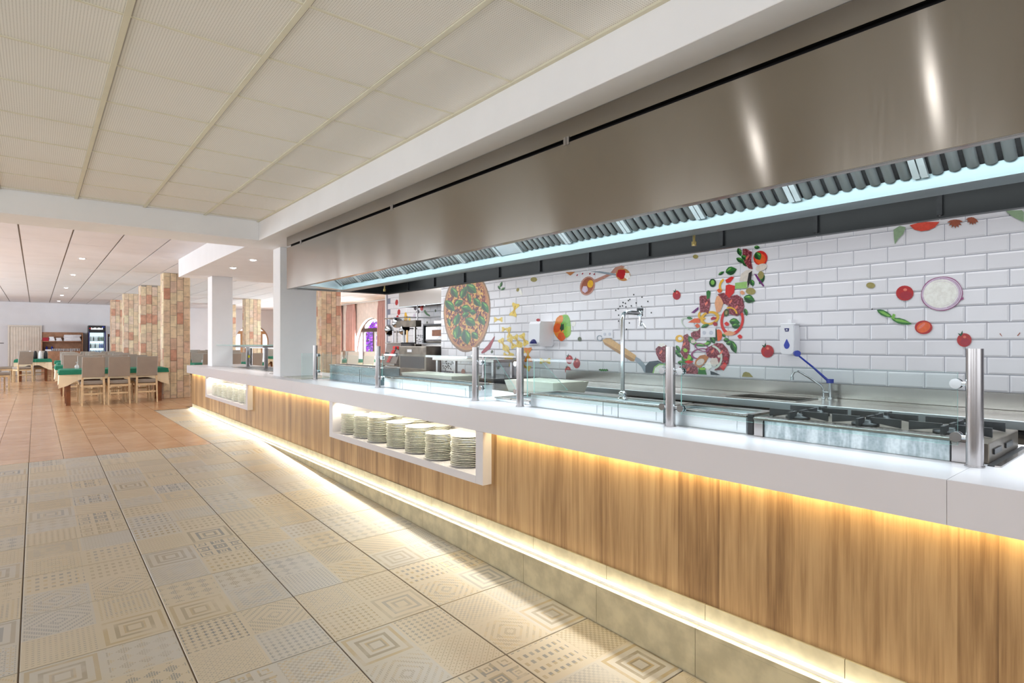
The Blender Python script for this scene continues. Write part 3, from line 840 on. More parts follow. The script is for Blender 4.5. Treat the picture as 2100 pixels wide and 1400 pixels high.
unit('food_well', 'long low steel food well in front of the food containers, below the pizza print', 'food well', 2.75, 2.99, 3.88, 5.38, 0.8455, 0.953, 'tank_steel', seams=(4.48, 5.0))
unit('griddle', 'steel griddle well carrying the tall pot tap', 'griddle', 2.72, 2.99, 1.95, 3.08, 0.8455, 0.942, 'tank_steel', seams=(2.28, 2.40), depth=0.02)
unit('griddle', 'short steel griddle well left of the gas cooker', 'griddle', 2.72, 2.99, 1.46, 1.93, 0.8455, 0.940, 'tank_steel', depth=0.02)
unit('hand_sink', 'small low sink with a steel rim between the paired guard posts', 'sink', 2.78, 3.16, 3.16, 3.56, 0.8455, 0.875, 'tank_steel', depth=0.02)
# dark gap between griddle and cooker, its shade drawn as a black strip
tag(obj('gap_shade_strip', MB().box(2.716, 2.73, 1.425, 1.452, 0.8455, 0.945), 'black_plastic'), 'black strip standing in for the dark gap between the short griddle and the gas cooker', 'strip')
# ---- gas cooker
gc = tag(empty('gas_cooker', (2.70, 0.57, 0.8455)), 'gas cooker with black pan supports and galvanised splash plate at the near counter end', 'cooker')
def gp(nm, m_, mt, par=None): return obj(nm, m_, mt, par or gc)
LY = 0.84
gp('splash_plate', MB().box(0, 0.01, 0.06, LY - 0.05, 0, 0.078, ch=0.001), 'galvanised')
gp('rim', MB().box(-0.012, 0.04, -0.0, LY, 0.079, 0.092, ch=0.003), 'bench_steel')
gp('corner_plate', MB().box(-0.004, 0.012, 0.0, 0.055, 0, 0.078, ch=0.001), 'post_steel'); gp('corner_plate', MB().box(-0.004, 0.012, LY - 0.045, LY, 0, 0.078, ch=0.001), 'post_steel')
gp('slot', MB().box(-0.0055, -0.0005, 0.056, 0.0595, 0, 0.07), 'black_plastic'); gp('slot', MB().box(-0.0055, -0.0005, LY - 0.0495, LY - 0.046, 0, 0.07), 'black_plastic')
m_ = MB()
for k in range(34): m_.box(0.045, 0.085, 0.03 + k * 0.0235, 0.03 + k * 0.0235 + 0.012, 0.082, 0.089)
gp('vent_bars', m_, 'bench_steel')['kind'] = 'stuff'
gp('top_plate', MB().box(0.041, 0.56, -0.05, LY, 0.0, 0.078, ch=0.003), 'grease_steel')
for cx in (0.20, 0.43):
    for cy in (0.11, 0.42, 0.72):
        b = gp('burner', MB().lathe([(0.0, 0), (0.055, 0), (0.055, 0.012), (0.03, 0.016), (0.03, 0.024), (0, 0.026)], (cx, cy, 0.079), n=16), 'black_iron')
        s_ = MB()
        for a in (0, PI / 2, PI, 3 * PI / 2):
            p0 = Vector((cx + 0.022 * math.cos(a), cy + 0.022 * math.sin(a), 0.11)); p1 = Vector((cx + 0.098 * math.cos(a), cy + 0.14 * math.sin(a), 0.11))
            dx, dy = (p1 - p0).normalized().y * 0.006, (p1 - p0).normalized().x * 0.006
            s_.add([(p0.x - dx, p0.y - dy, .098), (p0.x + dx, p0.y + dy, .098), (p1.x + dx, p1.y + dy, .080), (p1.x - dx, p1.y - dy, .080),
                    (p0.x - dx, p0.y - dy, .118), (p0.x + dx, p0.y + dy, .118), (p1.x + dx, p1.y + dy, .118), (p1.x - dx, p1.y - dy, .118)],
                   [(0, 3, 2, 1), (4, 5, 6, 7), (0, 1, 5, 4), (1, 2, 6, 5), (2, 3, 7, 6), (3, 0, 4, 7)])
        gp('pan_support', s_, 'black_iron')
gp('side_slot', MB().box(0.10, 0.22, -0.056, -0.0505, 0.03, 0.05), 'black_plastic'); gp('side_slot', MB().box(0.30, 0.42, -0.056, -0.0505, 0.03, 0.05), 'black_plastic')
tag(obj('worktop_trim', MB().box(2.70, 3.30, 0.478, 0.496, 0.8452, 0.850, mi=0).box(2.70, 3.30, 0.4965, 0.517, 0.8452, 0.849, mi=1), ['bench_steel', 'black_plastic']), 'dark recess and steel trim edging the near end of the gas cooker', 'trim')  # black inlay stands in for the shade of the recess gap
# ---- tall pot tap
t = tag(empty('pot_tap', (2.83, 2.335, 0.942)), 'tall chrome pot-filler tap rising from the griddle', 'tap')
obj('column', MB().tube([(0, 0, 0), (0, 0, .2), (0, 0, .50), (0.012, 0.001, .535), (0.04, 0.004, .548), (0.19, 0.02, .548)], 0.0135, 14), 'chrome', t)
obj('base', MB().lathe([(0.03, 0), (0.03, 0.012), (0.019, 0.018), (0.024, 0.03), (0.024, 0.045), (0.014, 0.055)], n=20), 'chrome', t)
obj('valve', MB().lathe([(0.012, -0.02), (0.02, -0.016), (0.02, 0.016), (0.012, 0.02)], (0.2, 0.02, 0.548), n=16).cyl((0.2, 0.02, 0.50), (0.2, 0.02, 0.54), 0.008).cyl((0.2, 0.02, 0.465), (0.2, 0.015, 0.50), 0.011).cyl((0.2, 0.0, 0.48), (0.205, -0.02, 0.45), 0.008), 'chrome', t)
obj('knob', MB().lathe([(0.017, 0), (0.022, 0.005), (0.022, 0.018), (0.01, 0.022)], (0.20, 0.02, 0.562), n=10), 'black_plastic', t)
# ---- polycarbonate food containers behind the food well
def container(x0, x1, y0, y1, z1, label):
    root = tag(empty('food_container', (x0, y0, 0.8455)), label, 'container', 'translucent food containers')
    a, b, h = x1 - x0, y1 - y0, z1 - 0.8455
    s = 0.03
    m_ = MB().add([(s, s, 0), (a - s, s, 0), (a - s, b - s, 0), (s, b - s, 0), (0, 0, h), (a, 0, h), (a, b, h), (0, b, h), (s, s, h - .02), (a - s, s, h - .02), (a - s, b - s, h - .02), (s, b - s, h - .02)],
                  [(0, 3, 2, 1), (0, 1, 5, 4), (1, 2, 6, 5), (2, 3, 7, 6), (3, 0, 4, 7), (4, 5, 9, 8), (5, 6, 10, 9), (6, 7, 11, 10), (7, 4, 8, 11), (8, 9, 10, 11)])
    obj('tub', m_, 'frosted', root)
    obj('lid', MB().box(0.03, a - 0.03, 0.03, b - 0.03, h - 0.006, h + 0.004, ch=0.002), 'frosted', root)
container(3.42, 3.82, 5.15, 6.25, 0.935, 'long translucent tub behind the food well, under the steel work table')
container(3.34, 3.78, 3.50, 4.15, 0.955, 'translucent tub behind the small sink, below the lemon print')
tag(obj('rear_shelf', MB().box(3.381, 3.95, 3.2, 7.0, 0.79, 0.845, ch=0.003), 'bench_steel'), 'steel shelf behind the counter carrying the translucent tubs', 'shelf')

# ---- heated glass gantry and hot plate at the far end of the counter
g = tag(empty('glass_gantry', (3.0, 10.2, 0.8455)), 'stainless gantry with glass shelf at the far end of the counter', 'gantry')
for (dx, dy) in ((0.02, 0.10), (0.02, 1.20), (0.27, 1.95), (0.36, 0.45)):
    obj('upright', MB().box(dx, dx + 0.055, dy, dy + 0.055, 0, 0.36, ch=0.002).box(dx + 0.0275 - 0.01, dx + 0.0275 + 0.01, dy - 0.003, dy, 0.0, 0.34, mi=1), ['post_steel', 'bench_steel'], g)
obj('cross_beam', MB().box(-0.02, 0.44, 0.08, 2.02, 0.361, 0.40, ch=0.003), 'bench_steel', g)
m_ = MB().box(-0.34, 0.78, 0.02, 1.0, 0.402, 0.41); m_.mi = [0, 0, 1, 1, 1, 1]; obj('glass_shelf', m_, ['guard_glass', 'glass_edge'], g)
m_ = MB().box(-0.34, 0.78, 1.05, 2.2, 0.402, 0.41); m_.mi = [0, 0, 1, 1, 1, 1]; obj('glass_shelf', m_, ['guard_glass', 'glass_edge'], g)
obj('lamp_strip', MB().box(0.18, 0.24, 0.15, 1.9, 0.352, 0.3605), 'tube_glow', g)
obj('sticker', MB().box(0.045, 0.075, 1.193, 1.1965, 0.17, 0.215), 'yellow_sticker', g)
tag(obj('hot_plate', MB().box(2.76, 3.30, 9.0, 11.4, 0.8455, 0.852, mi=0, ch=0.001).box(2.82, 3.24, 9.1, 11.3, 0.852, 0.8545, mi=1), ['bench_steel', 'black_plastic']), 'flush black hot plate set in the counter under the glass gantry', 'hot plate')
tag(obj('tray', MB().box(2.62, 2.72, 8.42, 8.72, 0.8455, 0.853), 'vinyl'), 'small dark tray lying on the counter behind the near white column', 'tray')
# bread / menu holder with black arc behind the gantry
m_ = MB().tube([(3.0 + 0.0, 9.75, 0.99)] + [(3.05 + 0.25 * math.sin(PI * k / 10), 9.75 - 0.9 * k / 10 + 0, 0.99 + 0.06 * math.sin(PI * k / 10)) for k in range(11)], 0.012, 6)

# ================================================================ EXTRACTOR HOOD
HX, HB, HT = 2.33, 1.9435, 2.437
HY1, HY0 = 7.08, -1.6
HBK = 3.66
hd = tag(empty('extractor_hood', (HX, 3.0, HB)), 'very long brushed steel extractor hood hanging over the counter', 'hood')
def hp(nm, m_, mt, par=None, off=True):
    m_.v = [(x - HX, y - 3.0, z - HB) for x, y, z in m_.v]; return obj(nm, m_, mt, par or hd)
seam = [HY0, 0.2, 2.36, 4.85, HY1]
hp('front_panel', MB().box(HX, HX + 0.012, HY0, HY1, HB, HT, ch=0.001), 'hood_steel')
hp('front_lip', MB().box(HX + 0.013, HX + 0.05, HY0, HY1, HB, HB + 0.012), 'hood_steel')
hp('fascia', MB().box(HX, HX + 0.012, HY0, HY1, 2.463, 2.567), 'hood_steel')
hp('gap_backing', MB().box(HX + 0.05, HX + 0.06, HY0, HY1, HT - 0.05, 2.50), 'black_gap')
hp('hood_top', MB().box(HX + 0.013, HBK, HY0, HY1, HT - 0.014, HT - 0.002), 'black_gap')
for yy in (6.6, 4.42, 2.33):
    hp('clip', MB().box(HX - 0.003, HX + 0.012, yy - 0.022, yy - 0.002, HT - 0.012, HT + 0.034).box(HX - 0.003, HX + 0.012, yy + 0.002, yy + 0.022, HT - 0.012, HT + 0.034), 'post_steel')
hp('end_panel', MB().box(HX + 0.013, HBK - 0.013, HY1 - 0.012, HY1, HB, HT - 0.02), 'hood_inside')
for k in range(14):
    y0 = HY0 + 0.02 + k * 0.62; y1 = min(y0 + 0.612, HY1 - 0.013)
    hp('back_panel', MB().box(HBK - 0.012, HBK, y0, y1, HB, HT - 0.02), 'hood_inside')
    hp('panel_seam', MB().box(HBK - 0.03, HBK - 0.0125, y1 - 0.012, y1 + 0.012, HB + 0.02, HT - 0.02), 'black_iron')
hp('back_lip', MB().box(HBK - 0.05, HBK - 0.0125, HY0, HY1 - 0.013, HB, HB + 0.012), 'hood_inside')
hp('end_lip', MB().box(HX + 0.05, HBK - 0.05, HY1 - 0.045, HY1 - 0.013, HB, HB + 0.012), 'bench_steel')
# grease gutter: bright steel channel below the filters
hp('gutter', MB().box(2.80, 2.812, HY0, HY1 - 0.4, 1.925, 1.985).box(2.812, 2.96, HY0, HY1 - 0.4, 1.925, 1.935).box(2.948, 2.96, HY0, HY1 - 0.4, 1.935, 1.985), 'gutter_steel')
hp('gutter_end', MB().prism([(2.345, 1.957), (2.80, 1.927), (2.80, 1.985), (2.42, 2.25), (2.345, 2.25)], 'y', HY1 - 0.53, HY1 - 0.4).box(2.346, 2.96, HY1 - 0.4, HY1 - 0.014, 1.958, 1.97), 'tank_steel')
def baffle(y0, wid, col='filter_steel'):
    """one baffle filter, leaning from the gutter up towards the front"""
    f = hp('baffle_filter', MB().add([(2.803, y0, 1.986), (2.803, y0 + wid, 1.986), (2.43, y0 + wid, 2.29), (2.43, y0, 2.29), (2.815, y0, 2.0), (2.815, y0 + wid, 2.0), (2.442, y0 + wid, 2.304), (2.442, y0, 2.304)],
             [(0, 1, 2, 3), (7, 6, 5, 4), (0, 4, 5, 1), (1, 5, 6, 2), (2, 6, 7, 3), (3, 7, 4, 0)]), 'black_iron')
    n = 8; p = (wid - 0.05) / n
    for e in (0.0, wid - 0.024):
        hp('filter_edge', MB().add([(2.800, y0 + e, 1.984), (2.800, y0 + e + .024, 1.984), (2.41, y0 + e + .024, 2.30), (2.41, y0 + e, 2.30), (2.786, y0 + e, 1.970), (2.786, y0 + e + .024, 1.970), (2.396, y0 + e + .024, 2.286), (2.396, y0 + e, 2.286)],
            [(0, 1, 2, 3), (7, 6, 5, 4), (0, 4, 5, 1), (1, 5, 6, 2), (2, 6, 7, 3), (3, 7, 4, 0)]), col, f)
    for k in range(n):
        yc = y0 + 0.025 + p * (k + 0.5); m_ = MB(); rr = p * 0.36; N = 8
        nrm = Vector((-0.304, 0, -0.373)).normalized()
        for q in range(N + 1):
            a = PI * q / N; oy = rr * math.cos(a); on = 0.8 * rr * math.sin(a) + 0.002
            m_.v += [(2.800 + nrm.x * on, yc + oy, 1.988 + nrm.z * on), (2.43 + nrm.x * on, yc + oy, 2.29 + nrm.z * on)]
        for q in range(N):
            m_.f.append((2 * q, 2 * q + 2, 2 * q + 3, 2 * q + 1)); m_.mi.append(0); m_.sm.append(True)
        m_.f.append(tuple(range(0, 2 * N + 2, 2))); m_.mi.append(0); m_.sm.append(False)
        hp('baffle', m_, col, f)
for k in range(6): baffle(3.50 + k * 0.505, 0.50)
hp('filter_divider', MB().add([(2.800, 3.28, 1.984), (2.800, 3.49, 1.984), (2.41, 3.49, 2.30), (2.41, 3.28, 2.30), (2.79, 3.28, 1.974), (2.79, 3.49, 1.974), (2.40, 3.49, 2.29), (2.40, 3.28, 2.29)],
   [(0, 1, 2, 3), (7, 6, 5, 4), (0, 4, 5, 1), (1, 5, 6, 2), (2, 6, 7, 3), (3, 7, 4, 0)]), 'tank_steel')
for k in range(9): baffle(2.77 - k * 0.505, 0.50)
hp('tube_light', MB().cyl((3.32, -1.2, 2.09), (3.32, 6.6, 2.09), 0.02, n=10), 'tube_glow')
for yy in (1.95, 5.9):
    hp('spray_nozzle', MB().cyl((3.02, yy, 1.955), (3.02, yy, 1.90), 0.008, n=8).cyl((3.02, yy, 1.90), (3.02, yy, 1.875), 0.015, n=8).cyl((3.02, yy, 2.2), (3.02, yy, 1.955), 0.005, n=6), 'brass')
# ================================================================ REAR BENCH
bn = tag(empty('steel_bench', (4.30, 1.0, 0)), 'long stainless bench with a raised back edge along the tiled wall', 'bench')
def bp(nm, m_, mt, par=None):
    m_.v = [(x - 4.30, y - 1.0, z) for x, y, z in m_.v]; return obj(nm, m_, mt, par or bn)
BY0, BY1 = -1.5, 4.92
SX0, SX1, SY0, SY1 = 4.42, 4.80, 1.98, 2.55
bp('worktop', MB().box(4.30, 4.985, BY0, SY0, 0.80, 0.85).box(4.30, 4.985, SY1, BY1, 0.80, 0.85).box(4.30, SX0, SY0, SY1, 0.80, 0.85).box(SX1, 4.985, SY0, SY1, 0.80, 0.85), 'bench_steel')
bp('front_edge', MB().box(4.288, 4.2995, BY0, BY1 + 0.03, 0.802, 0.855, ch=0.003), 'tank_steel')
bp('upstand', MB().box(4.968, 4.991, BY0, BY1 + 0.06, 0.8505, 0.965, ch=0.002), 'bench_steel')
bp('sink_basin', MB().box(SX0, SX1, SY0, SY1, 0.66, 0.67).box(SX0, SX0 + 0.005, SY0, SY1, 0.67, 0.845).box(SX1 - 0.005, SX1, SY0, SY1, 0.67, 0.845).box(SX0 + .005, SX1 - .005, SY0, SY0 + 0.005, 0.67, 0.845).box(SX0 + .005, SX1 - .005, SY1 - 0.005, SY1, 0.67, 0.845), 'bench_steel')
bp('sink_rim', MB().tube([(SX0, SY0, .852), (SX1, SY0, .852), (SX1, SY1, .852), (SX0, SY1, .852), (SX0, SY0, .852)], 0.006, 6), 'bench_steel')
bp('body', MB().box(4.36, 4.94, BY0, BY1 - 0.05, 0.10, 0.655), 'grease_steel')
for k in range(9):
    y0 = -1.3 + k * 0.69
    if y0 > 4.6: break
    d_ = bp('drawer_front', MB().box(4.325, 4.345, y0 + 0.03, min(y0 + 0.63, 4.85), 0.47, 0.765, ch=0.003), 'grease_steel')
    bp('drawer_handle', MB().box(4.315, 4.3245, y0 + 0.05, min(y0 + 0.61, 4.83), 0.755, 0.775), 'bench_steel', d_)
    bp('cupboard_door', MB().box(4.325, 4.345, y0 + 0.03, min(y0 + 0.63, 4.85), 0.12, 0.455, ch=0.003), 'grease_steel')
    bp('divider', MB().box(4.33, 4.36, y0 - 0.025, y0 + 0.025, 0.10, 0.79), 'black_plastic')
bp('recess', MB().box(4.3465, 4.3595, BY0, 4.87, 0.10, 0.79), 'black_plastic')
for k in range(6):
    bp('foot', MB().cyl((4.42, -1.2 + k * 1.18, -0.005), (4.42, -1.2 + k * 1.18, 0.10), 0.02), 'post_steel')
# mixer tap with long blue elbow lever
t = tag(empty('sink_tap', (4.88, 1.92, 0.8505)), 'chrome bench tap with a long blue elbow lever', 'tap')
obj('body', MB().cyl((0, 0, 0), (0, 0, 0.125), 0.013).cyl((0, 0.05, 0), (0, 0.05, 0.07), 0.010).cyl((0, 0, 0.05), (0, 0.05, 0.05), 0.010).lathe([(0.02, 0), (0.02, 0.01), (0.012, 0.014)], n=16).lathe([(0.016, 0), (0.016, 0.01), (0.01, 0.014)], (0, 0.05, 0), n=16), 'chrome', t)
obj('spout', MB().tube([(-0.0, 0.055, 0.07), (-0.01, 0.06, 0.10), (-0.05, 0.14, 0.165), (-0.07, 0.19, 0.20), (-0.08, 0.215, 0.215), (-0.085, 0.24, 0.21), (-0.09, 0.255, 0.185), (-0.09, 0.257, 0.165)], 0.0085, 10).cyl((-0.09, 0.257, 0.168), (-0.09, 0.257, 0.140), 0.013), 'chrome', t)
obj('lever_cap', MB().cyl((0, 0, 0.126), (0, 0, 0.158), 0.027, n=20), 'blue_plastic', t)
obj('lever', MB().tube([(-0.01, 0.012, 0.145), (-0.07, 0.10, 0.25), (-0.13, 0.19, 0.345)], [0.011, 0.008, 0.007], 8).add([], []).cyl((-0.142, 0.19, 0.36), (-0.12, 0.21, 0.36), 0.025, n=18), 'blue_plastic', t)

# ---- wall dispensers, sockets
t = tag(empty('soap_dispenser', (4.885, 2.265, 1.195)), 'white wall soap dispenser with a blue drop-shaped window and small blue emblem', 'dispenser')
m_ = MB()
n = 10
half = [(0.030, 0.0), (0.048, 0.006), (0.057, 0.022), (0.061, 0.06), (0.064, 0.14), (0.062, 0.20), (0.056, 0.245), (0.050, 0.255)]
for (xa, xb, k_) in ((0.0, 0.012, 0.93), (0.012, 0.104, 1.0)):
    pl_ = [(a * k_, 0.01 * (1 - k_) * 10 + b * (1 if k_ == 1 else 0.97)) for a, b in half]
    m_.prism(pl_ + [(-a, b) for a, b in pl_[::-1]], 'x', xa, xb)
obj('housing', m_, 'white_plastic', t)
obj('cap', MB().box(0.02, 0.1, -0.066, 0.066, 0.256, 0.268, ch=0.003).box(0.05, 0.09, -0.016, 0.016, 0.2685, 0.30, ch=0.003), 'white_plastic', t)
drop = [(0.024 * math.sin(a) * (1.0 if math.cos(a) < 0 else (1 - 0.72 * math.cos(a))), 0.085 + 0.036 * (-1 if 0 else 1) * math.cos(a) * (1.35 if math.cos(a) > 0 else 0.95)) for a in [2 * PI * k / 24 for k in range(24)]]
obj('drop_window', MB().prism(drop, 'x', -0.003, -0.0003), 'blue_plastic', t)
obj('emblem', MB().prism([(-0.020, 0.225), (0.020, 0.225), (0.014, 0.198), (-0.016, 0.198)], 'x', -0.002, -0.0003), 'navy_plastic', t)
obj('emblem_mark', MB().prism([(-0.010, 0.207), (0.010, 0.207), (0.006, 0.213), (0.0, 0.218), (-0.006, 0.213)], 'x', -0.003, -0.0021), 'print_logo_white', t)
t = tag(empty('towel_dispenser', (4.75, 5.22, 1.25)), 'white centre-feed paper towel dispenser with a dark blue cone', 'dispenser')
m_ = MB(); m_.prism([(0.0, 0.05), (0.02, 0.0), (0.22, 0.0), (0.24, 0.02), (0.24, 0.31), (0.03, 0.31), (0.01, 0.28)], 'y', 0, 0.20)
obj('housing', m_, 'white_plastic', t)
obj('cone', MB().lathe([(0.055, 0.0), (0.05, 0.02), (0.03, 0.045), (0.01, 0.055), (0, 0.056)], (-0.0, 0.10, 0.035), n=20), 'navy_plastic', t)
obj('rim', MB().lathe([(0.06, 0.0), (0.066, 0.006), (0.06, 0.012)], (-0.0, 0.10, 0.022), n=20), 'white_plastic', t)
def socket(u, v, label, w_=0.16):
    yy, zz = wallpt(u, v, 4.985)
    r = tag(empty('wall_socket', (4.9915, yy, zz)), label, 'socket', 'double wall sockets')
    obj('plate', MB().box(-0.012, 0, -w_ / 2, w_ / 2, -0.045, 0.045, ch=0.002), 'white_plastic', r)
    for s_ in (-1, 1): obj('outlet', MB().cyl((-0.0125, s_ * 0.037, 0), (-0.0145, s_ * 0.037, 0), 0.019, n=20), 'print_shade', r)
socket(1246, 685, 'white double socket above the printed peeler handle')
socket(1452, 682, 'white double socket in the middle of the printed vegetables')

# ================================================================ MURAL PRINTS (flat print on the tiles)
LAY = [0]
def pdec(name, pts, col, X=4.9925, par=None, lift=None):
    """flat printed shape; pts measured on the photograph, laid on the tile plane"""
    if lift is None:
        LAY[0] += 1; lift = 0.000016 * LAY[0]
    q = [wallpt(u, v, X) for u, v in pts]
    m_ = MB(); m_.add([(X - 0.0005 - lift, a, b) for a, b in q], [tuple(range(len(q)))])
    o = obj(name, m_, col, par or kw, fix=False)
    return o
def ell(cu, cv, ru, rv, rot=0, n=20, w_=0.0, ph=0):
    c, s = math.cos(math.radians(rot)), math.sin(math.radians(rot)); P_ = []
    for k in range(n):
        a = 2 * PI * k / n; r = 1 + w_ * math.sin(a * 5 + ph)
        x, y = ru * r * math.cos(a), rv * r * math.sin(a); P_.append((cu + x * c - y * s, cv + x * s + y * c))
    return P_
def leaf(cu, cv, L, W, rot, dark=True, **k):
    c, s = math.cos(math.radians(rot)), math.sin(math.radians(rot))
    base = [(-1, 0), (-.75, -.55), (-.3, -.95), (.2, -.9), (.65, -.5), (1, 0), (.65, .5), (.2, .9), (-.3, .95), (-.75, .55)]
    f = lambda a, b: (cu + a * L * c - b * W * s, cv + a * L * s + b * W * c)
    pdec('printed_leaf', [f(a, b) for a, b in base], 'print_leaf', **k)
    if dark:
        pdec('printed_leaf', [f(a * .9, b) for a, b in ((-1, 0), (-.7, .45), (-.2, .85), (.3, .8), (.7, .4), (1, 0.05), (.2, .12))], 'print_leaf_dark', **k)
        pdec('printed_leaf', [f(a * .9, b) for a, b in ((-.9, -.1), (-.3, -.65), (.2, -.6), (-.1, -.35))], 'print_leaf_light', **k)
def tom(cu, cv, ru, rv, half=False, stem=True, **k):
    pdec('printed_tomato', ell(cu, cv, ru, rv), 'print_tomato', **k)
    if half:
        pdec('printed_tomato', ell(cu, cv, ru * .8, rv * .75, -20), 'print_carrot', **k); pdec('printed_tomato', ell(cu - ru * .2, cv - rv * .2, ru * .5, rv * .2, -40), 'print_tomato_light', **k)
    else:
        pdec('printed_tomato', ell(cu + ru * .15, cv + rv * .3, ru * .7, rv * .55), 'print_chili', **k)
        pdec('printed_tomato', ell(cu + ru * .05, cv - rv * .45, ru * .22, rv * .18), 'print_tomato_light', **k)
    if stem: pdec('printed_stem', [(cu - ru * .9, cv - rv * 1.0), (cu - ru * .5, cv - rv * .9), (cu - ru * .25, cv - rv * 1.4), (cu - ru * .2, cv - rv * .85), (cu - ru * .5, cv - rv * .5)], 'print_leaf_dark', **k)
def ringd(name, cu, cv, ru, rv, rot, th, col, a0=0, a1=360, n=24, **k):
    """printed ring or arc drawn as a fan of quads in one mesh"""
    X = k.get('X', 4.9925); c, s = math.cos(math.radians(rot)), math.sin(math.radians(rot)); LAY[0] += 1; lift = 0.000016 * LAY[0]
    vs = []; fs = []
    for i in range(n + 1):
        a = math.radians(a0 + (a1 - a0) * i / n)
        for q in (1.0, 1.0 - th):
            x, y = ru * q * math.cos(a), rv * q * math.sin(a); yy, zz = wallpt(cu + x * c - y * s, cv + x * s + y * c, X); vs.append((X - .0005 - lift, yy, zz))
        if i: fs.append((2 * i - 2, 2 * i, 2 * i + 1, 2 * i - 1))
    obj(name, MB().add(vs, fs), col, k.get('par') or kw, fix=False)
# pizza on its board
def pz(r, rot0, col, wob, name, n=48, cy=7.13, cz=1.77, off=0.0):
    LAY[0] += 1; lift = 0.000016 * LAY[0]
    m_ = MB(); vs = []
    for k in range(n):
        a = 2 * PI * k / n; q = r * (1 + wob * math.sin(a * 7 + rot0) + wob * .6 * math.sin(a * 13 + 1))
        vs.append((4.992 - lift, cy + q * math.cos(a), cz + q * math.sin(a)))
    m_.add(vs, [tuple(range(n))]); return obj(name, m_, col, kw, fix=False)
LAY[0] = 0
pz(0.615, 0, 'print_board', 0.004, 'printed_board')
pz(0.585, 1, 'print_crust', 0.012, 'printed_pizza')
pz(0.560, 2, 'print_brown', 0.012, 'printed_pizza')
pz(0.535, 3, 'pizza_print', 0.02, 'printed_pizza')
for (u, v, L, W, r) in ((932, 600, 11, 6, 60), (951, 599, 12, 6, -65), (967, 592, 12, 8, 40), (923, 627, 13, 7, 50), (941, 621, 9, 6, -30), (962, 611, 10, 4, 75), (957, 633, 10, 7, 15), (979, 620, 10, 6, 50), (995, 630, 12, 6, 60),
                        (937, 655, 12, 6, -70), (955, 645, 7, 5, -20), (965, 660, 11, 8, 35), (988, 657, 10, 6, 60), (938, 681, 13, 8, -80), (956, 691, 14, 9, 80), (974, 688, 8, 6, 50), (921, 661, 8, 3, 80), (970, 640, 6, 5, 10)):
    leaf(u, v, L * 1.12, W * 1.18, r)
# chilli, olives, small bits
pdec('printed_chilli', [(988, 725), (996, 722), (1006, 714), (1011, 702), (1015, 690), (1014, 689), (1009, 696), (1000, 708), (993, 715), (987, 722)], 'print_chili')
for u, v in ((1009, 721), (1007, 738), (1022, 754)): pdec('printed_olive', ell(u, v, 2.5, 3.5, 20, 10), 'print_olive_dark')
leaf(1028, 583, 6, 3, -70); leaf(1024, 590, 5, 2.5, 60); leaf(1032, 592, 5, 2.5, -30)
pdec('printed_olive', ell(1062, 594, 3, 4, 20, 10), 'print_olive'); pdec('printed_garlic', ell(1068, 599, 2.5, 7, -20, 10), 'print_onion')
pdec('printed_herb', ell(1095, 573, 7, 5, 0, 10, .25), 'print_olive')
# bow-tie pasta
def bow(cu, cv, L, rot, o=False):
    c, s = math.cos(math.radians(rot)), math.sin(math.radians(rot)); f = lambda a, b: (cu + a * L * c - b * L * s, cv + a * L * s + b * L * c)
    pdec('printed_pasta', [f(*p) for p in ((-1, -.5), (-.7, -.55), (-.12, -.14), (.12, -.14), (.7, -.55), (1, -.5), (.92, 0), (1, .5), (.7, .55), (.12, .16), (-.12, .16), (-.7, .55), (-1, .5), (-.92, 0))], 'print_orange' if o else 'print_pasta')
    pdec('printed_pasta', [f(*p) for p in ((-.6, -.1), (0, -.12), (.6, -.1), (.6, .1), (0, .12), (-.6, .1))], 'print_chili' if False else 'print_pasta_dark')
for u, v, L, r in ((1022, 655, 9, 0), (1055, 635, 14, -75), (1038, 675, 9, 0), (1044, 682, 11, 80), (1032, 705, 12, 60), (1050, 703, 12, 62), (1061, 698, 12, 62), (1075, 696, 13, 62), (1044, 722, 11, 55), (1070, 716, 10, 65), (1044, 733, 9, 20), (1078, 752, 11, 25), (1118, 740, 11, 0), (1047, 741, 10, 75), (1040, 728, 8, 10), (1068, 781, 4, 60)): bow(u, v, L, r)
bow(1083, 727, 15, 88, True)
pdec('printed_lemon', ell(1008, 784, 8, 6, 20), 'print_yellow_pepper'); pdec('printed_olive', ell(950, 763, 4, 7, 0), 'print_spice_brown')
for k in range(26): pdec('printed_peppercorn', ell(908 + random.uniform(0, 14) + (k % 3) * 4, 739 + random.uniform(0, 28), 1.1, 1.5, 0, 6), 'print_pepper_corn')
# pepper, tomatoes
for (u, v, ru, rv, r, c) in ((1153, 671, 17, 26, 8, 'orange'), (1159, 668, 12, 24, 0, 'lime'), (1150, 665, 12, 17, 0, 'orange'), (1160, 662, 10, 16, 0, 'leaf_light'), (1143, 672, 7, 10, 20, 'carrot'), (1152, 690, 8, 9, 0, 'carrot'), (1164, 680, 7, 12, 10, 'lime'), (1149, 655, 6, 9, 20, 'orange'), (1161, 655, 6, 8, 0, 'leaf_light')):
    pdec('printed_pepper', ell(u, v, ru, rv, r, 18, .04), 'print_' + c)
pdec('printed_pepper', ell(1153, 671, 4, 8, 10, 12, .25), 'print_leaf_dark'); pdec('printed_olive', ell(1177, 664, 4, 5, 30), 'print_onion'); pdec('printed_olive', ell(1189, 695, 4, 4.5), 'print_olive_dark')
for u, v, a, b in ((1168, 737, 7, 9), (1183, 745, 7, 10), (1165, 759, 6, 8)): tom(u, v, a, b)
pdec('printed_strawberry', ell(1104, 656, 4, 3), 'print_tomato')
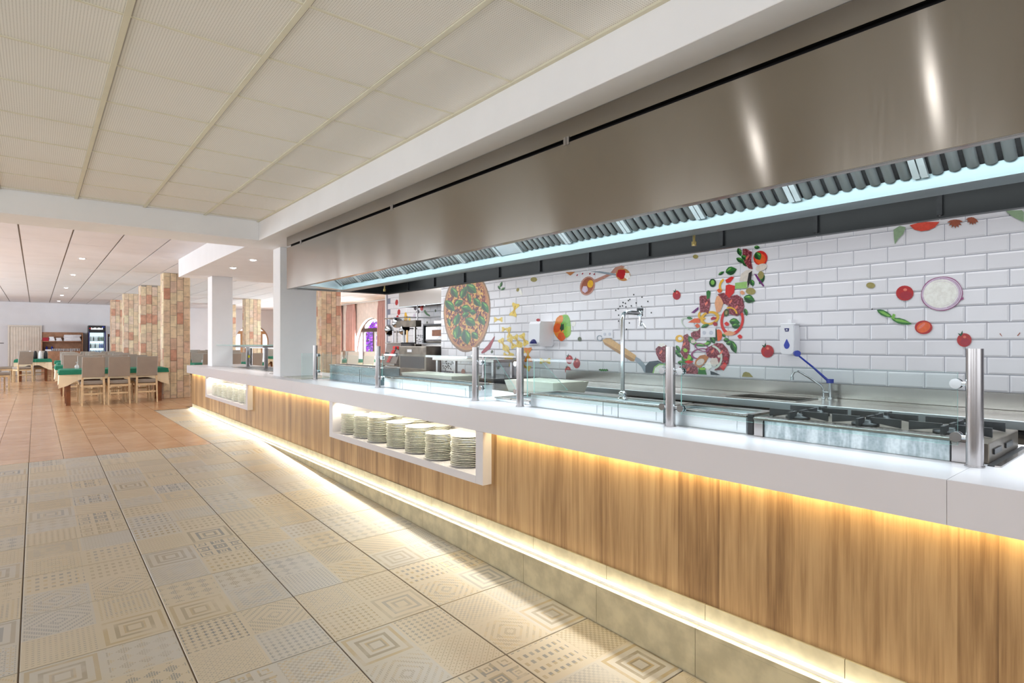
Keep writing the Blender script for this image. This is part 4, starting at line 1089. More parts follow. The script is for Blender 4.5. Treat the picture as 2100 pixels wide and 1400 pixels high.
# spoons
pdec('printed_spoon', [(1215, 577), (1220, 573), (1252, 559), (1262, 548), (1275, 544), (1282, 547), (1270, 556), (1255, 563), (1225, 578), (1217, 580)], 'print_copper')
pdec('printed_spoon', [(1210, 556), (1230, 556), (1252, 559), (1262, 561), (1266, 565), (1248, 563), (1228, 559)], 'print_knife')
pdec('printed_spoon', ell(1205, 586, 15, 20, 20, 22), 'print_copper'); pdec('printed_spoon', ell(1205, 586, 12, 17, 20, 22), 'print_purple' if False else 'print_spice_brown'); pdec('printed_spice', ell(1211, 582, 6, 8, 10), 'print_yellow_pepper'); pdec('printed_spice', ell(1200, 593, 6, 7, 0, 12, .1), 'print_onion_mid')
pdec('printed_spoon', ell(1278, 563, 15, 13, 15, 22), 'print_crust'); pdec('printed_spice', ell(1275, 562, 10, 10, 0, 14, .12), 'print_tomato'); pdec('printed_spice', ell(1287, 566, 6, 7, 0, 14, .2), 'print_onion')
for u, v in ((1184, 564), (1195, 561), (1210, 561), (1219, 562)): pdec('printed_petal', ell(u, v, 1.2, 2.2, 40, 8), 'print_chili')
pdec('printed_nut', [(1160, 558), (1170, 565), (1180, 557)], 'print_brown')
for u, v in ((1289, 616), (1292, 614), (1300, 604), (1268, 633), (1263, 636), (1272, 628), (1278, 620), (1283, 622), (1284, 629), (1295, 627), (1277, 627), (1305, 621), (1336, 641), (1291, 662), (1285, 675), (1269, 646), (1269, 658), (1317, 609), (1329, 618), (1316, 628)): pdec('printed_peppercorn', ell(u, v, 1.4, 1.8, 0, 7), 'print_pepper_corn')
tom(1388, 605, 8, 9.5)
# peeler
pdec('printed_peeler', [(1236, 697), (1245, 692), (1253, 694), (1304, 728), (1306, 733), (1300, 741), (1294, 740), (1240, 706)], 'print_handle_wood')
pdec('printed_peeler', [(1239, 701), (1240, 706), (1294, 740), (1300, 741), (1302, 737)], 'print_handle_shadow')
ringd('printed_ring', 1230, 693, 6, 6, 0, .3, 'print_knife')
pdec('printed_peeler', [(1304, 731), (1313, 736), (1325, 750), (1328, 762), (1322, 764), (1316, 752), (1302, 738)], 'print_knife')
pdec('printed_aubergine', [(1324, 764), (1324, 750), (1332, 741), (1350, 739), (1362, 745), (1366, 766)], 'print_aubergine'); pdec('printed_aubergine', [(1338, 765), (1342, 752), (1352, 745), (1370, 746), (1374, 766)], 'print_cucumber'); pdec('printed_slice', [(1341, 765), (1344, 754), (1353, 748), (1370, 749), (1372, 765)], 'print_onion')
# heap of meat and vegetables
def meat(*p): pdec('printed_meat', list(p), 'meat_print')
meat((1345, 715), (1352, 708), (1364, 706), (1368, 710), (1372, 730), (1362, 745), (1352, 738), (1346, 725)); pdec('printed_fat', ell(1357, 707, 8, 4, 0, 12, .2), 'print_onion')
for (u, v, L, W, r) in ((1391, 715, 8, 4, 60), (1387, 722, 7, 5, 20), (1393, 728, 7, 4, 40), (1498, 703, 9, 5, -10), (1505, 712, 13, 7, 70), (1490, 697, 6, 5, 0), (1507, 660, 11, 8, 10), (1500, 555, 12, 9, -15), (1537, 613, 12, 9, 20), (1563, 573, 11, 5, -60), (1517, 517, 9, 5, 70), (1519, 534, 10, 5, 30), (1528, 541, 7, 4, 50), (1555, 525, 9, 8, 60), (1553, 507, 6, 4, 0), (1485, 688, 5, 3, 50)): leaf(u, v, L, W, r)
pdec('printed_cucumber', ell(1410, 735, 12, 9, 0), 'print_leaf'); pdec('printed_cucumber', ell(1410, 733, 8, 6, 0), 'print_lime')
meat((1402, 688), (1410, 684), (1414, 690), (1415, 715), (1410, 735), (1404, 736), (1396, 722), (1401, 703))
pdec('printed_pepper', ell(1394, 694, 8.5, 7.5), 'print_yellow_pepper'); pdec('printed_pepper', ell(1395, 694, 4, 3.5), 'print_onion')
ringd('printed_onion_ring', 1437, 725, 20, 11, -10, .2, 'print_onion_edge', 60, 330)
meat((1447, 715), (1456, 710), (1470, 703), (1482, 704), (1492, 715), (1497, 728), (1494, 745), (1484, 758), (1465, 759), (1474, 748), (1462, 736), (1450, 730))
pdec('printed_mushroom', [(1424, 750), (1427, 738), (1436, 729), (1446, 727), (1454, 732), (1448, 742), (1436, 755)], 'print_brown')
pdec('printed_mushroom', ell(1465, 742, 9, 9, 0, 16, .12), 'print_mushroom'); pdec('printed_mushroom', ell(1453, 750, 7, 8, 0, 16, .12), 'print_onion')
ringd('printed_onion_ring', 1455, 733, 27, 27, 0, .15, 'print_ring_onion', -75, 60)
meat((1390, 765), (1394, 752), (1404, 745), (1420, 744), (1430, 752), (1433, 767)); pdec('printed_cucumber', [(1432, 767), (1433, 755), (1445, 752), (1450, 768)], 'print_leaf'); pdec('printed_cucumber', ell(1441, 756, 7, 2.5), 'print_lime')
pdec('printed_aubergine', [(1457, 760), (1466, 763), (1478, 769), (1458, 768)], 'print_aubergine'); pdec('printed_potato', [(1522, 772), (1525, 764), (1530, 762), (1537, 764), (1545, 773)], 'print_olive')
ringd('printed_pepper_ring', 1435, 697, 24, 13, 10, .38, 'print_leaf', -10, 200)
ringd('printed_pepper_ring', 1436, 697, 21, 10, 10, .3, 'print_leaf_light', 10, 180)
meat((1417, 683), (1425, 678), (1445, 670), (1456, 675), (1462, 680), (1460, 688), (1440, 690), (1427, 697), (1418, 690))
pdec('printed_carrot', ell(1474, 687, 7.5, 12, 0), 'print_carrot'); pdec('printed_carrot', [(1456, 676), (1470, 674), (1472, 698), (1462, 696)], 'print_leaf_dark')
ringd('printed_onion_ring', 1416, 665, 21, 11, 30, .16, 'print_ring_onion')
pdec('printed_carrot', [(1411, 661), (1424, 653), (1436, 652), (1436, 662)], 'print_carrot')
ringd('printed_pepper_ring', 1456, 652, 20, 14, -15, .32, 'print_yellow_pepper', 0, 360)
ringd('printed_pepper_ring', 1443, 645, 12, 10, -30, .4, 'print_yellow_pepper', 90, 300)
pdec('printed_pepper', [(1458, 652), (1463, 649), (1471, 651), (1468, 655), (1459, 656)], 'print_chili')
ringd('printed_pepper_ring', 1502, 657, 24, 31, 12, .22, 'print_red_pepper', -60, 220)
pdec('printed_pepper', [(1483, 683), (1496, 678), (1510, 682), (1502, 688), (1490, 688)], 'print_peach')
meat((1435, 609), (1438, 606), (1455, 606), (1457, 625), (1453, 644), (1447, 640), (1436, 641))
pdec('printed_bean', [(1449, 598), (1453, 595), (1458, 598), (1456, 611), (1450, 614)], 'print_leaf'); pdec('printed_cabbage', [(1418, 641), (1426, 634), (1433, 629), (1433, 634), (1424, 642)], 'print_purple')
pdec('printed_mushroom', [(1466, 622), (1470, 608), (1480, 602), (1486, 610), (1484, 622), (1478, 638), (1470, 642)], 'print_peach')
meat((1472, 603), (1485, 600), (1496, 608), (1512, 604), (1524, 612), (1527, 628), (1524, 640), (1512, 648), (1496, 644), (1494, 626), (1484, 622), (1480, 612))
pdec('printed_olive', ell(1490, 641, 5, 8, 10), 'print_olive_dark'); pdec('printed_olive', ell(1490, 641, 2.5, 4, 10), 'print_olive')
pdec('printed_tomato', [(1489, 585), (1496, 583), (1508, 586), (1506, 600), (1496, 611), (1488, 603)], 'print_red_pepper')
pdec('printed_cucumber', [(1508, 580), (1535, 577), (1533, 591), (1508, 592)], 'print_cucumber'); ringd('printed_pepper_ring', 1487, 585, 12, 16, 20, .35, 'print_yellow_pepper', 100, 230)
pdec('printed_cucumber', ell(1462, 580, 7, 8.5), 'print_leaf_dark'); pdec('printed_cucumber', ell(1462, 579, 4, 5), 'print_leaf_light')
pdec('printed_tomato', [(1488, 574), (1500, 567), (1506, 568), (1498, 579), (1490, 580)], 'print_red_pepper')
pdec('printed_mushroom', [(1517, 576), (1520, 562), (1530, 554), (1541, 553), (1544, 556), (1538, 585), (1532, 588), (1533, 577)], 'print_mushroom'); pdec('printed_mushroom', [(1533, 577), (1536, 560), (1543, 555), (1541, 575), (1534, 589)], 'print_pepper_corn')
pdec('printed_olive', ell(1540, 597, 10, 7, 5), 'print_olive'); pdec('printed_tomato', ell(1560, 529, 14.5, 15), 'print_red_pepper'); pdec('printed_tomato', ell(1560, 531, 11, 11), 'print_carrot'); leaf(1555, 525, 9, 8, 60)
meat((1524, 510), (1531, 510), (1543, 517), (1541, 535), (1544, 552), (1536, 550), (1528, 540), (1523, 525))
pdec('printed_mushroom', ell(1562, 548, 12, 7, -20), 'print_mushroom'); pdec('printed_olive', ell(1561, 564, 6, 8), 'print_olive'); pdec('printed_cabbage', [(1547, 561), (1552, 563), (1560, 574), (1568, 586), (1566, 588), (1555, 575)], 'print_purple')
pdec('printed_olive', ell(1427, 526, 5.5, 4), 'print_olive')
# smaller pieces filling the cascade
for q in (((1478, 752), (1486, 742), (1492, 748), (1484, 760)), ((1404, 742), (1412, 738), (1424, 741), (1414, 746))): pdec('printed_tomato', list(q), 'print_red_pepper')
for u, v, L, W, r, d in ((1447, 668, 9, 4, -20, True), (1530, 640, 8, 4, 75, True), (1462, 697, 9, 5, 60, True), (1415, 652, 6, 3, 10, False), (1527, 528, 7, 5, 30, True), (1399, 744, 9, 5, 10, True), (1480, 560, 7, 3, -30, True), (1543, 580, 7, 5, 70, True), (1510, 668, 9, 6, 0, True)): leaf(u, v, L, W, r, d)
ringd('printed_onion_ring', 1440, 712, 16, 8, 20, .2, 'print_onion_edge'); ringd('printed_pepper_ring', 1500, 640, 14, 10, 30, .3, 'print_yellow_pepper', 200, 340)
for u, v, ru, rv, r in ((1437, 742, 9, 6, -30), (1476, 730, 4, 3, 0), (1422, 700, 5, 4, 0)): pdec('printed_mushroom', ell(u, v, ru, rv, r), 'print_mushroom')
for u, v in ((1449, 622), (1499, 618), (1511, 630), (1462, 720), (1480, 722), (1404, 705), (1412, 757), (1356, 722), (1533, 528)): pdec('printed_fat', ell(u, v, 2.2, 5, 35, 9, .2), 'print_tomato_light')
for u, v, c in ((1476, 596, 'carrot'), (1523, 600, 'peach'), (1431, 668, 'carrot'), (1467, 664, 'chili'), (1491, 664, 'red_pepper'), (1518, 690, 'red_pepper'), (1406, 718, 'lime'), (1489, 735, 'chili')): pdec('printed_piece', ell(u, v, 5, 4, 30, 9, .12), 'print_' + c)
# right-hand scatter
tom(1574.5, 720, 13, 13); tom(1978, 697, 15, 14); pdec('printed_olive', ell(1786, 585, 9, 6, 5), 'print_olive'); pdec('printed_olive', ell(1786, 584, 6, 3, 5), 'print_olive')
tom(1856, 601, 18, 15.5, stem=False)
pdec('printed_onion', ell(1932, 602, 43, 35, -8, 32, .01), 'print_onion_edge'); pdec('printed_onion', ell(1932, 602, 41.5, 33.5, -8, 32), 'print_onion_mid'); pdec('printed_onion', ell(1930, 602, 36, 29, -8, 32), 'print_onion')
ringd('printed_onion', 1932, 602, 38.5, 31, -8, .02, 'print_onion_edge', -90, 80); ringd('printed_onion', 1931, 602, 33, 26, -8, .02, 'print_onion_mid', -110, 90)
pdec('printed_onion', [(1970, 612), (1976, 609), (1977, 613), (1970, 616)], 'print_onion_edge')
leaf(1815, 643, 18, 6, 25, False); leaf(1850, 659, 22, 6, 15, False); pdec('printed_leaf', [(1803, 638), (1812, 638), (1828, 648), (1822, 649), (1810, 643)], 'print_leaf_light'); pdec('printed_leaf', [(1832, 653), (1850, 655), (1868, 662), (1852, 661), (1838, 658)], 'print_leaf_light'); pdec('printed_leaf', [(1828, 652), (1832, 643), (1837, 645), (1834, 655)], 'print_leaf_light')
tom(1894.5, 671, 18, 14, half=True, stem=False)
pdec('printed_bay_leaf', [(1833, 471), (1846, 463), (1858, 466), (1853, 480), (1842, 490), (1836, 501), (1834, 490)], 'print_bay')
pdec('printed_spice', [(1866, 462), (1890, 455), (1927, 455), (1918, 466), (1905, 472), (1890, 474), (1876, 471)], 'print_spice_red')
pdec('printed_bay_leaf', [(2062, 432), (2096, 431), (2100, 435), (2100, 455), (2088, 450), (2075, 443)], 'print_bay')
for cu, cv in ((1959, 452), (1995, 447)):
    for k in range(7):
        a = math.radians(10 + 26 * k); L = 17 if cv > 450 else 15
        if cu == 1995 and k in (0,): continue
        c, s = math.cos(a), math.sin(a)
        pdec('printed_star_anise', [(cu - s * 2, cv + c * 2), (cu + c * L * .55 - s * 2.6, cv + s * L * .55 + c * 2.6), (cu + c * L, cv + s * L), (cu + c * L * .55 + s * 2.6, cv + s * L * .55 - c * 2.6), (cu + s * 2, cv - c * 2)], 'print_spice_brown')
for u, v in ((1789, 634), (1230, 758), (1247, 759)): pdec('printed_peppercorn', ell(u, v, 1.3, 1.6, 0, 7), 'print_pepper_corn')
for k in range(7): pdec('printed_herb', ell(1232 + k * 2.2, 758 + (k % 2), 1.8, 2.2, 0, 7), 'print_leaf')
pdec('printed_chip', [(2050, 684), (2054, 689), (2056, 690), (2052, 683)], 'print_spice_brown'); pdec('printed_chip', [(2086, 688), (2092, 681), (2093, 683), (2088, 689)], 'print_spice_brown')
# recess wall prints
K = dict(X=5.9425, par=kr); LAY[0] = 0
for u, v, a, b in ((813.5, 620, 3, 6), (818, 640, 3, 6), (815, 651, 2.5, 5)): pdec('printed_chilli', ell(u, v, a, b, 5), 'print_tomato', **K)
pdec('printed_pasta', [(828, 664), (830, 641), (833, 640), (836, 650), (835, 664)], 'print_yellow_pepper', **K); pdec('printed_pasta', [(837, 664), (838, 653), (841, 650), (843, 664)], 'print_pasta', **K)
for u, v in ((852, 632), (857, 639)): pdec('printed_grapes', ell(u, v, 3.5, 4, 0, 12, .1), 'print_grape', **K)
pdec('printed_tomato', ell(865, 632, 3.2, 5), 'print_red_pepper', **K)
pdec('printed_leaf', [(869, 637), (872, 635), (876, 642), (882, 646), (882, 649), (875, 646), (871, 642)], 'print_leaf', **K)
pdec('printed_olive', ell(876, 661, 1.5, 2.5), 'print_olive_dark', **K); pdec('printed_olive', ell(893, 637, 1.5, 3), 'print_olive_dark', **K); pdec('printed_petal', ell(849, 648, 2, 5, 10), 'print_onion_mid', **K)
for k in range(22): pdec('printed_peppercorn', ell(853 + random.uniform(0, 14), 684 + random.uniform(0, 22), .8, 1.1, 0, 6), 'print_pepper_corn', **K)

# ================================================================ KITCHEN RECESS
# wall hood
h = tag(empty('wall_hood', (5.45, 7.85, 1.99)), 'small steel wall hood above the pizza ovens', 'hood')
obj('canopy', MB().box(0, 0.012, 0, 2.2, 0, 0.42, ch=0.002).box(0.013, 0.48, 2.188, 2.2, 0, 0.42).box(0.013, 0.48, 0, 0.012, 0, 0.42).box(0.0, 0.48, 0, 2.2, 0.421, 0.432), 'bench_steel', h)
obj('inside', MB().box(0.013, 0.48, 0.013, 2.187, 0.05, 0.06), 'black_gap', h)
obj('lip', MB().box(-0.006, 0.03, -0.002, 2.202, -0.012, -0.0005), 'tank_steel', h)
obj('drain_cup', MB().cyl((0.0, 1.2, -0.03), (0.0, 1.2, -0.012), 0.03, n=12), 'chrome', h)
# twin pizza ovens on a stand
def oven(z0, label):
    r = tag(empty('pizza_oven', (5.36, 7.98, z0)), label, 'oven', 'stacked pizza ovens')
    obj('body', MB().box(0.02, 0.55, 0, 0.95, 0, 0.31, ch=0.01), 'grease_steel', r)
    obj('frame', MB().box(-0.02, 0.03, -0.03, 0.98, 0.311, 0.335).box(-0.02, 0.03, 0.951, 0.985, 0.0, 0.31), 'black_iron', r)
    obj('door', MB().box(0.0, 0.0195, 0.03, 0.92, 0.03, 0.29, ch=0.006), 'bench_steel', r)
    obj('door_window', MB().box(-0.004, -0.0003, 0.26, 0.70, 0.12, 0.23), 'dark_wood', r)
    obj('window_trim', MB().box(-0.006, -0.0003, 0.235, 0.259, 0.10, 0.25).box(-0.006, -0.0003, 0.701, 0.725, 0.10, 0.25).box(-0.006, -0.0003, 0.26, 0.70, 0.10, 0.119).box(-0.006, -0.0003, 0.26, 0.70, 0.231, 0.25), 'chrome', r)
    obj('handle', MB().tube([(0.0, 0.1, 0.05), (-0.05, 0.1, 0.05), (-0.05, 0.85, 0.05), (0.0, 0.85, 0.05)], 0.009, 8), 'black_plastic', r)
oven(1.29, 'upper pizza oven of the stack, half hidden by the mural wall'); oven(0.94, 'lower pizza oven of the stack, half hidden by the mural wall')
tag(obj('vent_cowl', MB().box(5.50, 5.85, 8.05, 8.85, 1.627, 1.70, ch=0.008), 'bench_steel'), 'steel cowl on top of the pizza oven stack', 'cowl')
s_ = tag(empty('oven_stand', (5.36, 7.98, 0)), 'dark steel stand carrying the stacked pizza ovens', 'stand')
obj('top', MB().box(0, 0.56, -0.02, 0.97, 0.90, 0.938), 'grease_steel', s_)
for a in (0.02, 0.50):
    for b in (0.0, 0.90): obj('leg', MB().box(a, a + 0.04, b, b + 0.04, 0, 0.8995), 'black_iron', s_)
obj('shelf', MB().box(0.02, 0.54, 0.0, 0.95, 0.40, 0.43), 'grease_steel', s_)
# charcoal grill
g = tag(empty('grill_range', (4.78, 7.92, 0)), 'broad dark steel grill in the rear kitchen with a small white plate on its front', 'grill')
obj('body', MB().box(0.0, 0.50, 0.0, 0.90, 0.85, 1.235, ch=0.008), 'grease_steel', g)
obj('cavity', MB().box(-0.004, -0.0003, 0.06, 0.84, 0.88, 1.07), 'black_iron', g)
obj('splash_back', MB().box(0.36, 0.50, 0.05, 0.75, 1.236, 1.27), 'bench_steel', g)
obj('rating_plate', MB().box(-0.005, -0.0003, 0.45, 0.60, 1.14, 1.185), 'white_plastic', g)
obj('base', MB().box(0.05, 0.48, 0.0, 0.6, 0.10, 0.849), 'grease_steel', g)
for a in (0.06, 0.4):
    for b in (0.05, 0.80): obj('leg', MB().box(a, a + 0.05, b, b + 0.05, 0, 0.849 if b > 1 else 0.0995), 'black_iron', g)
# fryer panel with red stripe
f = tag(empty('control_console', (4.75, 8.86, 0.0)), 'grey control console with a curved red stripe and knobs', 'console')
m_ = MB(); m_.prism([(0.0, 0.94), (0.06, 1.10), (0.10, 1.28), (0.36, 1.28), (0.36, 0.94)], 'y', 0.0, 0.52)
obj('housing', m_, 'post_steel', f)
obj('cap', MB().box(0.08, 0.38, -0.02, 0.56, 1.281, 1.30), 'bench_steel', f)
for k in range(8):
    t_ = k / 8; z = 0.955 + 0.028 * k; x = -0.004 + (0.06 * (z - 0.94) / 0.16 if z < 1.10 else 0.06 + 0.04 * (z - 1.10) / 0.18)
    o_ = 0.29 - 0.10 * (t_ ** 1.5)
    obj('red_stripe', MB().box(x - 0.006, x + 0.002, o_ - 0.05, o_ + 0.05, z, z + 0.022), 'red_plastic', f)
obj('red_stripe', MB().box(0.075, 0.085, 0.05, 0.26, 1.185, 1.235), 'red_plastic', f)
for yy, z in ((0.10, 1.09), (0.42, 1.10), (0.10, 1.20)): obj('knob', MB().cyl((0.02 + (z - 1.09) * .25, yy, z), (0.055, yy, z), 0.028, n=12), 'black_plastic', f)
obj('shelf', MB().box(-0.05, 0.40, -0.02, 0.60, 0.90, 0.939, ch=0.004), 'bench_steel', f)
obj('leg', MB().box(0.0, 0.05, 0.5, 0.55, 0, 0.899), 'black_iron', f); obj('leg', MB().box(0.30, 0.35, 0.5, 0.55, 0, 0.899), 'black_iron', f)
# utensil rack with hanging pots above the grill
tag(obj('back_cabinet', MB().box(5.30, 5.90, 9.15, 10.15, 0, 1.269, ch=0.006), 'grease_steel'), 'dark steel cabinet behind the control console', 'cabinet')
u = tag(empty('utensil_rack', (5.36, 9.25, 1.27)), 'steel rack with ladles standing behind the grill', 'rack')
obj('head_box', MB().box(0.0, 0.12, 0.0, 0.75, 0.32, 0.44, ch=0.004), 'grease_steel', u)
obj('pole', MB().box(0.04, 0.07, 0.10, 0.14, 0, 0.3195).box(0.04, 0.07, 0.55, 0.59, 0, 0.3195), 'bench_steel', u)
obj('rod', MB().cyl((0.06, 0.04, 0.4405), (0.06, 0.04, 0.72), 0.012, n=8), 'post_steel', u)
for k, (yy, m) in enumerate(((0.30, 'print_handle_wood'), (0.42, 'chrome'), (0.70, 'chrome'), (0.85, 'post_steel'))):
    obj('utensil', MB().box(0.0, 0.012, yy, yy + 0.05, 0.0, 0.26), m, u)
def pot(x, y, z, tilt, label, dark):
    r = tag(empty('hanging_pan', (x, y, z)), label, 'pan', 'pans hung above the grill'); r.rotation_euler = (tilt, 0, 0)
    obj('bowl', MB().lathe([(0.0, 0.0), (0.075, 0.0), (0.085, 0.02), (0.085, 0.15), (0.080, 0.15), (0.08, 0.02), (0.0, 0.012)], n=20), 'chrome', r)
    if dark: obj('inside', MB().lathe([(0.0, 0.13), (0.079, 0.13)], n=20), 'black_gap', r)
    obj('handle', MB().box(0.085, 0.26, -0.01, 0.01, 0.12, 0.128), 'black_plastic', r)
pot(5.40, 10.40, 1.60, 2.4, 'steel pan hanging open side down nearest the pink curtain', True)
pot(5.42, 10.12, 1.62, 0.5, 'white-looking steel pan hanging behind the first pan', False)
pot(5.42, 9.85, 1.50, 1.0, 'dark pan hanging nearest the grill', True)
tag(obj('hanging_rail', MB().cyl((5.42, 9.7, 1.78), (5.42, 10.6, 1.78), 0.012, n=8).cyl((5.42, 9.7, 1.78), (5.93, 9.7, 1.78), 0.01, n=8).cyl((5.42, 10.6, 1.78), (5.93, 10.6, 1.78), 0.01, n=8).cyl((5.42, 10.4, 1.55), (5.42, 10.4, 1.78), 0.005, n=6).cyl((5.42, 10.16, 1.66), (5.42, 10.16, 1.78), 0.005, n=6).cyl((5.42, 9.83, 1.6), (5.42, 9.83, 1.78), 0.005, n=6), 'chrome'), 'rail on the tiled wall from which the pans hang', 'rail')
tag(obj('bread_box', MB().box(5.32, 5.44, 9.95, 10.14, 1.2695, 1.30, ch=0.004), 'print_handle_wood'), 'wooden board lying on the dark cabinet behind the control console', 'board')
# work table with upper shelf by the mural wall
w_ = tag(empty('work_table', (4.35, 5.62, 0)), 'stainless work table with an upper shelf, in front of the pizza print', 'table')
obj('table_top', MB().box(0, 0.62, 0, 1.42, 0.81, 0.85, ch=0.003), 'bench_steel', w_)
obj('upper_shelf', MB().box(0.0, 0.40, 0.0, 1.42, 1.05, 1.085, ch=0.003), 'bench_steel', w_)
obj('raised_back', MB().box(0.45, 0.60, 0.1, 1.1, 1.10, 1.125), 'bench_steel', w_)
for a in (0.03, 0.33):
    for b in (0.04, 1.33): obj('shelf_post', MB().box(a, a + 0.04, b, b + 0.04, 0.8505, 1.0495), 'post_steel', w_)
for a in (0.03, 0.55):
    for b in (0.04, 1.33): obj('leg', MB().box(a, a + 0.04, b, b + 0.04, 0, 0.8095), 'post_steel', w_)
obj('back_bracket', MB().box(0.56, 0.59, 0.2, 0.23, 0.8505, 1.0995).box(0.56, 0.59, 0.95, 0.98, 0.8505, 1.0995), 'post_steel', w_)
# ================================================================ DINING ROOM
def chair_proto():
    r = empty('dining_chair')
    # seat centre at origin; back at -y
    obj('seat', MB().cbox(-0.215, 0.215, -0.19, 0.235, 0.425, 0.505, 0.02), 'vinyl', r)
    m_ = MB().cbox(-0.215, 0.215, -0.022, 0.022, 0, 0.42, 0.008)
    m_.v = [(x, -0.225 - 0.10 * (z / 0.42) + y, 0.585 + z) for x, y, z in m_.v]; obj('backrest', m_, 'vinyl', r)
    for s in (-1, 1):
        m_ = MB().box(-0.019, 0.019, -0.018, 0.018, 0, 1)
        pts = []
        for x, y, z in m_.v:
            tp = 0.75 + 0.35 * z; pts.append((s * 0.20 + x * tp + s * 0.012 * (1 - z), -0.25 + 0.045 * z + y * tp, z * 0.60))
        m_.v = pts; obj('leg', m_, 'beech', r)
        m_ = MB().box(-0.017, 0.017, -0.017, 0.017, 0, 0.42); m_.v = [(s * 0.195 + x, 0.195 + y, z) for x, y, z in m_.v]; obj('leg', m_, 'beech', r)
        obj('side_rail', MB().box(s * 0.195 - 0.011, s * 0.195 + 0.011, -0.20, 0.177, 0.375, 0.424), 'beech', r)
    obj('stretcher', MB().box(-0.18, 0.18, -0.245, -0.222, 0.225, 0.26), 'beech', r)
    obj('front_rail', MB().box(-0.178, 0.178, 0.185, 0.205, 0.375, 0.424), 'beech', r)
    obj('back_rail', MB().box(-0.18, 0.18, -0.235, -0.21, 0.375, 0.42), 'beech', r)
    for c_ in r.children:
        for v in c_.data.vertices: v.co.x *= 0.89
    return r
proto = chair_proto(); used = [False]
def chair(x, y, rz, label, group):
    o = proto if not used[0] else dup(proto)
    used[0] = True; o.location = (x, y, 0); o.rotation_euler = (0, 0, rz); tag(o, label, 'chair', group); return o

def table(x0, x1, y0, y1, label, runner=True, seed=0):
    r = tag(empty('dining_table', ((x0 + x1) / 2, (y0 + y1) / 2, 0)), label, 'table', 'dining tables under cream cloths')
    a, b = (x1 - x0) / 2, (y1 - y0) / 2
    obj('table_top', MB().box(-a + 0.02, a - 0.02, -b + 0.02, b - 0.02, 0.70, 0.735), 'dark_wood', r)
    for sx in (-1, 1):
        for sy in (-1, 1):
            x, y = sx * (a - 0.09), sy * (b - 0.09); obj('leg', MB().box(x - 0.038, x + 0.038, y - 0.038, y + 0.038, 0, 0.6995), 'dark_wood', r)
    # cloth: grid over the top with hanging, waving sides and pointed corners
    cx, cy = (x0 + x1) / 2, (y0 + y1) / 2; rnd = random.Random(seed)
    def cloth(name, hang, zt, mat, lab, cat, grp, inset, corner):
        vs = []; fs = []; N = 44; per = []
        A, B = a + 0.004 - inset, b + 0.004 - inset
        def ring(t):   # point on the rounded perimeter, t in 0..4
            k = int(t) % 4; f = t - int(t); c = [(-A, -B), (A, -B), (A, B), (-A, B)]
            p, q = c[k], c[(k + 1) % 4]; return (p[0] + (q[0] - p[0]) * f, p[1] + (q[1] - p[1]) * f, min(f, 1 - f) * math.hypot(q[0] - p[0], q[1] - p[1]))
        for i in range(N * 2):
            t = 4 * i / (N * 2); x, y, d = ring(t); nx = 1 if abs(abs(x) - A) < 1e-6 else 0; ny = 1 if abs(abs(y) - B) < 1e-6 else 0
            wv = 0.012 * math.sin(i * 1.7 + seed) * (hang > 0.11)
            drop = hang + corner * max(0, 1 - d / 0.28) + wv * .3
            ox = (math.copysign(1, x) * (0.012 + abs(wv) + 0.05 * max(0, 1 - d / .2) * (hang > .11))) if nx else 0
            oy = (math.copysign(1, y) * (0.012 + abs(wv) + 0.05 * max(0, 1 - d / .2) * (hang > .11))) if ny else 0
            if hang <= .11:
                wv = 0.012 * math.sin(i * 1.7 + seed); e_ = 0.026 + abs(wv) + 0.05 * max(0, 1 - d / .2) * .5
                ox, oy = (math.copysign(e_, x) if nx else 0), (math.copysign(e_, y) if ny else 0)
            vs += [(x, y, zt), (x + ox * .7, y + oy * .7, zt - 0.008), (x + ox, y + oy, zt - drop)]
        M = N * 2
        for i in range(M):
            j = (i + 1) % M; fs += [(3 * i, 3 * i + 1, 3 * j + 1, 3 * j), (3 * i + 1, 3 * i + 2, 3 * j + 2, 3 * j + 1)]
        fs.append(tuple(3 * i for i in range(M)))
        m_ = MB().add(vs, fs)
        o = obj(name, m_, mat, None, (cx, cy, 0)); tag(o, lab, cat, grp); return o
    cloth('tablecloth', 0.20, 0.738, 'cream_cloth', 'cream cloth hanging over the ' + label, 'tablecloth', 'cream tablecloths', 0, 0.17)
    if runner:
        cloth('table_topper', 0.10, 0.7405, 'green_cloth', 'green top cloth on the ' + label, 'tablecloth', 'green top cloths', 0.0, 0.0).scale = (1.012, 1.02, 1)
    return r
def glassware(x, y, z, label):
    m_ = MB().lathe([(0.032, 0.0), (0.034, 0.0), (0.04, 0.05), (0.028, 0.078), (0.004, 0.085), (0.004, 0.125), (0.03, 0.14), (0.031, 0.144)], n=14)
    return tag(obj('wine_glass', m_, 'guard_glass_bright', None, (x, y, z)), label, 'glass', 'upturned wine glasses on the tables')
m = D.materials.new('guard_glass_bright'); m.use_nodes = True; bs = m.node_tree.nodes['Principled BSDF']
bs.inputs['Base Color'].default_value = (0.9, 0.92, 0.95, 1); bs.inputs['Roughness'].default_value = 0.05; bs.inputs['Alpha'].default_value = 0.45; bs.inputs['Specular IOR Level'].default_value = 1.0
MATS['guard_glass_bright'] = m
def mug(x, y, z, label, s=1.0, mat='porcelain', cat='bowl', nm='bowl', grp='bowls and cups on the buffet'):
    m_ = MB().lathe([(0.0, 0.0), (0.04 * s, 0.0), (0.06 * s, 0.03 * s), (0.065 * s, 0.07 * s), (0.06 * s, 0.07 * s), (0.05 * s, 0.03 * s), (0, 0.01 * s)], n=14)
    return tag(obj(nm, m_, mat, None, (x, y, z)), label, cat, grp)

